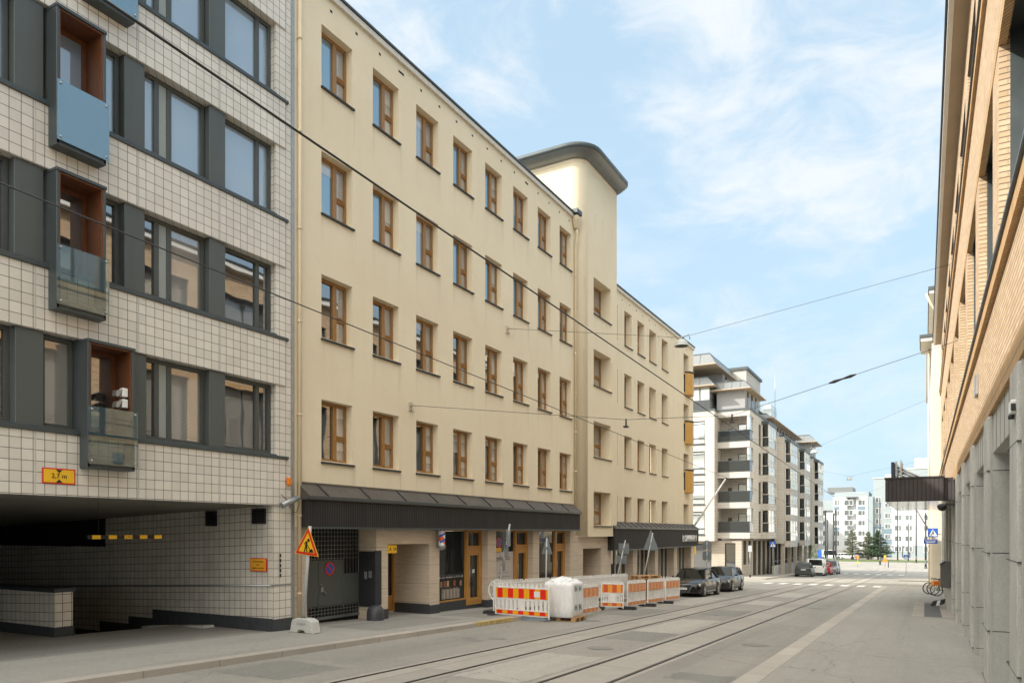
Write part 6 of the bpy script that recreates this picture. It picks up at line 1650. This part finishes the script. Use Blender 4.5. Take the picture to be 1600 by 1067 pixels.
    def strut(p, q, r_=.035): M().tube([p,q], r_, 6).build('pillar', col if kind != 'sedan' else T['trim'], t, world=False)
    for s in (-1,1):
        i = 0 if s < 0 else 1
        strut(Vector(base[i]), Vector(topr[i]), .04); strut(Vector(base[4 if s < 0 else 3]), Vector(topr[4 if s < 0 else 3]), .07 if kind != 'van' else .09)
        j = 5 if s < 0 else 2
        strut(Vector(base[j]), Vector(topr[j]), .035)
        if kind in ('hatch','suv','van'):
            p = Vector(base[j]).lerp(Vector(base[4 if s < 0 else 3]), .55); q = Vector(topr[j]).lerp(Vector(topr[4 if s < 0 else 3]), .55); strut(p, q, .05 if kind != 'van' else .3)
    # wheels in dark arches
    rw_ = .33 if kind not in ('suv','van') else .36
    for yy in (y0+.88, y1-.98):
        for s in (-1,1):
            m = M(); x = s*(hw+.004)
            m.lathe([(rw_+.065,-s*.12),(rw_+.065,0),(0,0)], (x,yy,rw_+.02), 22, 'x'); m.build('wheel_arch', T['trim'], t, world=False)
            m = M(); x0 = s*(hw-.19)
            m.lathe([(rw_*.6,0),(rw_*.97,0),(rw_,s*.03),(rw_,s*.18),(rw_*.95,s*.215),(rw_*.7,s*.215)], (x0,yy,rw_), 24, 'x'); wh = m.build('wheel', T['rubber'], t, world=False)
            m = M(); m.lathe([(rw_*.7,s*.21),(rw_*.62,s*.222),(rw_*.58,s*.2)], (x0,yy,rw_), 24, 'x')
            for k in range(5):
                a = k*1.2566+.3; d = Vector((0,math.cos(a),math.sin(a))); e = Vector((0,-math.sin(a),math.cos(a)))
                c = Vector((x0+s*.215,yy,rw_)); pts = [c+e*.045,c-e*.045,c+d*rw_*.66-e*.03,c+d*rw_*.66+e*.03]; m.prism([tuple(p) for p in pts], (s*.012,0,0))
            m.lathe([(.05,s*.2),(.05,s*.235),(0,s*.235)], (x0,yy,rw_), 10, 'x'); m.build('rim', T['alloy'], wh, world=False)
            m = M(); m.lathe([(rw_*.62,s*.19),(0,s*.19)], (x0,yy,rw_), 16, 'x'); m.build('brake_shadow', T['trim'], wh, world=False)
    # front
    for s in (-1,1):
        m = M(); zl = K['nose']-.04
        m.hexa([(s*hw*.48,y0+.04,zl-.07),(s*hw*.93,y0+.2,zl-.06),(s*hw*.93,y0+.36,zl-.06),(s*hw*.48,y0+.2,zl-.07)],[(s*hw*.48,y0+.07,zl+.04),(s*hw*.92,y0+.24,zl+.08),(s*hw*.92,y0+.4,zl+.08),(s*hw*.48,y0+.22,zl+.05)]); m.build('headlight', T['lens'], t, world=False, bevel=.01)
        m = M(); m.hexa([(s*hw*.52,y0-.0,.3),(s*hw*.86,y0+.06,.3),(s*hw*.86,y0+.14,.3),(s*hw*.52,y0+.1,.3)],[(s*hw*.52,y0-.0,.42),(s*hw*.84,y0+.06,.44),(s*hw*.84,y0+.14,.44),(s*hw*.52,y0+.1,.42)]); m.build('fog_light', T['trim'], t, world=False)
        m = M(); zt_ = K['tail']-.22; wl_ = .34 if kind != 'van' else .14; hl_ = .16 if kind != 'van' else .45
        m.hexa([(s*hw*(.95-wl_),y1-.06,zt_-hl_/2),(s*hw*.94,y1-.14,zt_-hl_/2),(s*hw*.97,y1-.3,zt_-hl_/2),(s*hw*(.95-wl_),y1-.2,zt_-hl_/2)],[(s*hw*(.95-wl_),y1+.0,zt_+hl_/2),(s*hw*.9,y1-.06,zt_+hl_/2),(s*hw*.95,y1-.3,zt_+hl_/2),(s*hw*(.95-wl_),y1-.2,zt_+hl_/2)]); m.build('tail_light', T['redlens'], t, world=False)
        m = M(); ym = a0+.32; m.hexa([(s*(hw-.02),ym,zb+.02),(s*(hw+.17),ym+.02,zb+.04),(s*(hw+.17),ym+.1,zb+.04),(s*(hw-.02),ym+.1,zb+.02)],[(s*(hw+.0),ym,zb+.12),(s*(hw+.16),ym+.02,zb+.17),(s*(hw+.16),ym+.1,zb+.17),(s*(hw+.0),ym+.1,zb+.12)]); m.build('mirror', T['trim'] if kind == 'sedan' else col, t, world=False, bevel=.02)
        for yy in (-.02, .9): M().box(s*(hw-.01), s*(hw+.012), yy, yy+.18, K['belt']-.16, K['belt']-.13).build('handle', T['alloy'] if kind == 'sedan' else col, t, world=False)
        for yy in (a0+.25, .12, 1.02): M().box(s*(hw*.99), s*(hw+.003), yy, yy+.012, .3, K['belt']-.06).build('door_gap', T['trim'], t, world=False)
        m = M(); m.box(s*(hw-.02), s*(hw+.008), y0+1.35, y1-1.45, .26, .3); m.build('sill_trim', T['alloy'] if kind == 'sedan' else T['trim'], t, world=False)
    m = M(); gw = hw*.46
    m.prism([(-gw,y0-.012,K['nose']-.02),(gw,y0-.012,K['nose']-.02),(gw*1.12,y0-.012,K['nose']-.13),(gw*.8,y0-.012,.26),(-gw*.8,y0-.012,.26),(-gw*1.12,y0-.012,K['nose']-.13)], (0,.08,0)); gr_ = m.build('grille', T['trim'], t, world=False)
    m = M(); q = [(-gw,K['nose']-.02),(gw,K['nose']-.02),(gw*1.12,K['nose']-.13),(gw*.8,.26),(-gw*.8,.26),(-gw*1.12,K['nose']-.13)]
    m.tube([(x,y0-.014,z) for x,z in q+[q[0]]], .013, 5)
    for k in range(4): m.box(-gw*.9,gw*.9,y0-.018,y0-.01,.32+k*.07,.328+k*.07)
    m.build('grille_trim', T['alloy'], gr_, world=False)
    m = M(); m.box(-.26,.26,y0-.035,y0-.02,.38,.49); pf_ = m.build('number_plate', T['white'], t, world=False)
    m = M(); m.box(-.26,-.215,y0-.037,y0-.034,.381,.489); m.build('plate_band', T['blue'], pf_, world=False)
    m = M(); zz = K['tail']-.24; m.box(-.26,.26,y1-.03,y1+.01,zz-.05,zz+.06); pr_ = m.build('number_plate', T['white'], t, world=False)
    m = M(); m.box(.215,.26,y1+.008,y1+.013,zz-.05,zz+.06); m.build('plate_band', T['blue'], pr_, world=False)
    if plate:
        o = text_mesh('lettering', plate, .095, T['ink'], pf_, (.02,y0-.036,.432), FACE_MY, .001)
        o = text_mesh('lettering', plate, .095, T['ink'], pr_, (-.02,y1+.011,zz), (R(90),0,R(180)), .001)
    m = M(); m.box(-hw*.8,hw*.8,y0+.0,y0+.12,.2,.27); m.box(-hw*.82,hw*.82,y1-.1,y1+.0,.22,.38); m.build('bumper_trim', T['trim'], t, world=False, bevel=.01)
    return t
P_ = Vector
def zc_(s): return zr(s)+.003
black = paint('black_car_paint', (.004,.004,.005), 0, .55); dgrey = paint('dark_grey_paint', (.04,.04,.04), .2, .6); green = paint('green_grey_paint', (.045,.055,.055)); wht_ = paint('white_van_paint', (.72,.73,.73), 0); redp = paint('red_car_paint', (.45,.03,.02), .1); silv = paint('silver_grey_paint', (.26,.26,.25), .5)
TILT = -math.atan(.03)
def place_tilt(t, rev=False):
    t.rotation_euler = (TILT if not rev else -TILT, 0, t.rotation_euler.z); return t
c = place_tilt(car('parked_car', 'black saloon car with chrome framed grille next to the barriers', (-10.93,39.55,zc_(39.55)), 0, 4.7, 1.86, 1.44, black, 'sedan', plate='AMN-751'))
for k in range(4):
    m = M(); m.lathe([(.042,-.004),(.05,-.004),(.05,.004),(.042,.004),(.042,-.004)], (-.105+k*.07,-2.37,.585), 14, 'y', False); m.build('ring_emblem', T['alloy'], c, world=False)
place_tilt(car('parked_car', 'dark grey hatchback parked behind the black saloon', (-10.98,46.1,zc_(46.1)), 0, 4.4, 1.82, 1.47, dgrey, 'hatch', plate='XLR-482'))
place_tilt(car('parked_car', 'dark green grey hatchback seen from behind by the ramp wall', (-11.6,86.6,zc_(86.6)), R(180)+.05, 4.35, 1.8, 1.5, green, 'hatch', plate='CKO-316'), True)
place_tilt(car('parked_van', 'white delivery van with tall red tail lights beyond the hatchback', (-11.05,92.6,zc_(92.6)), R(180)+.04, 4.9, 1.92, 1.93, wht_, 'van', 'van'), True)
place_tilt(car('parked_car', 'small red car squeezed between the white van and silver jeep', (-10.75,97.6,zc_(97.6)), R(180), 3.7, 1.66, 1.5, redp, 'hatch'), True)
place_tilt(car('parked_car', 'silver grey off-roader facing the camera at the row end', (-10.6,103.0,zc_(103.0)), 0, 4.6, 1.86, 1.72, silv, 'suv'))
# vehicles far across the square
z_ = zr(205)
for x, y, L_, H_, kd, cl, lab, rz in ((-21.5,206,5.6,2.4,'van',wht_,'white delivery van on the far side of the square',R(90)+.2),(-17.8,209,4.6,1.6,'suv',wht_,'white car in front of the thin pine',R(90)),(-14.3,213,4.5,1.5,'hatch',silv,'silver car between the pines across the square',R(-90)),(-11.0,214,4.5,1.5,'hatch',wht_,'white hatchback behind the dark pine',R(-90))):
    car('far_van' if kd == 'van' else 'far_car', lab, (x,y,z_), rz, L_, 1.85, H_, cl, kd, 'van' if kd == 'van' else 'car', 'vehicles across the square')
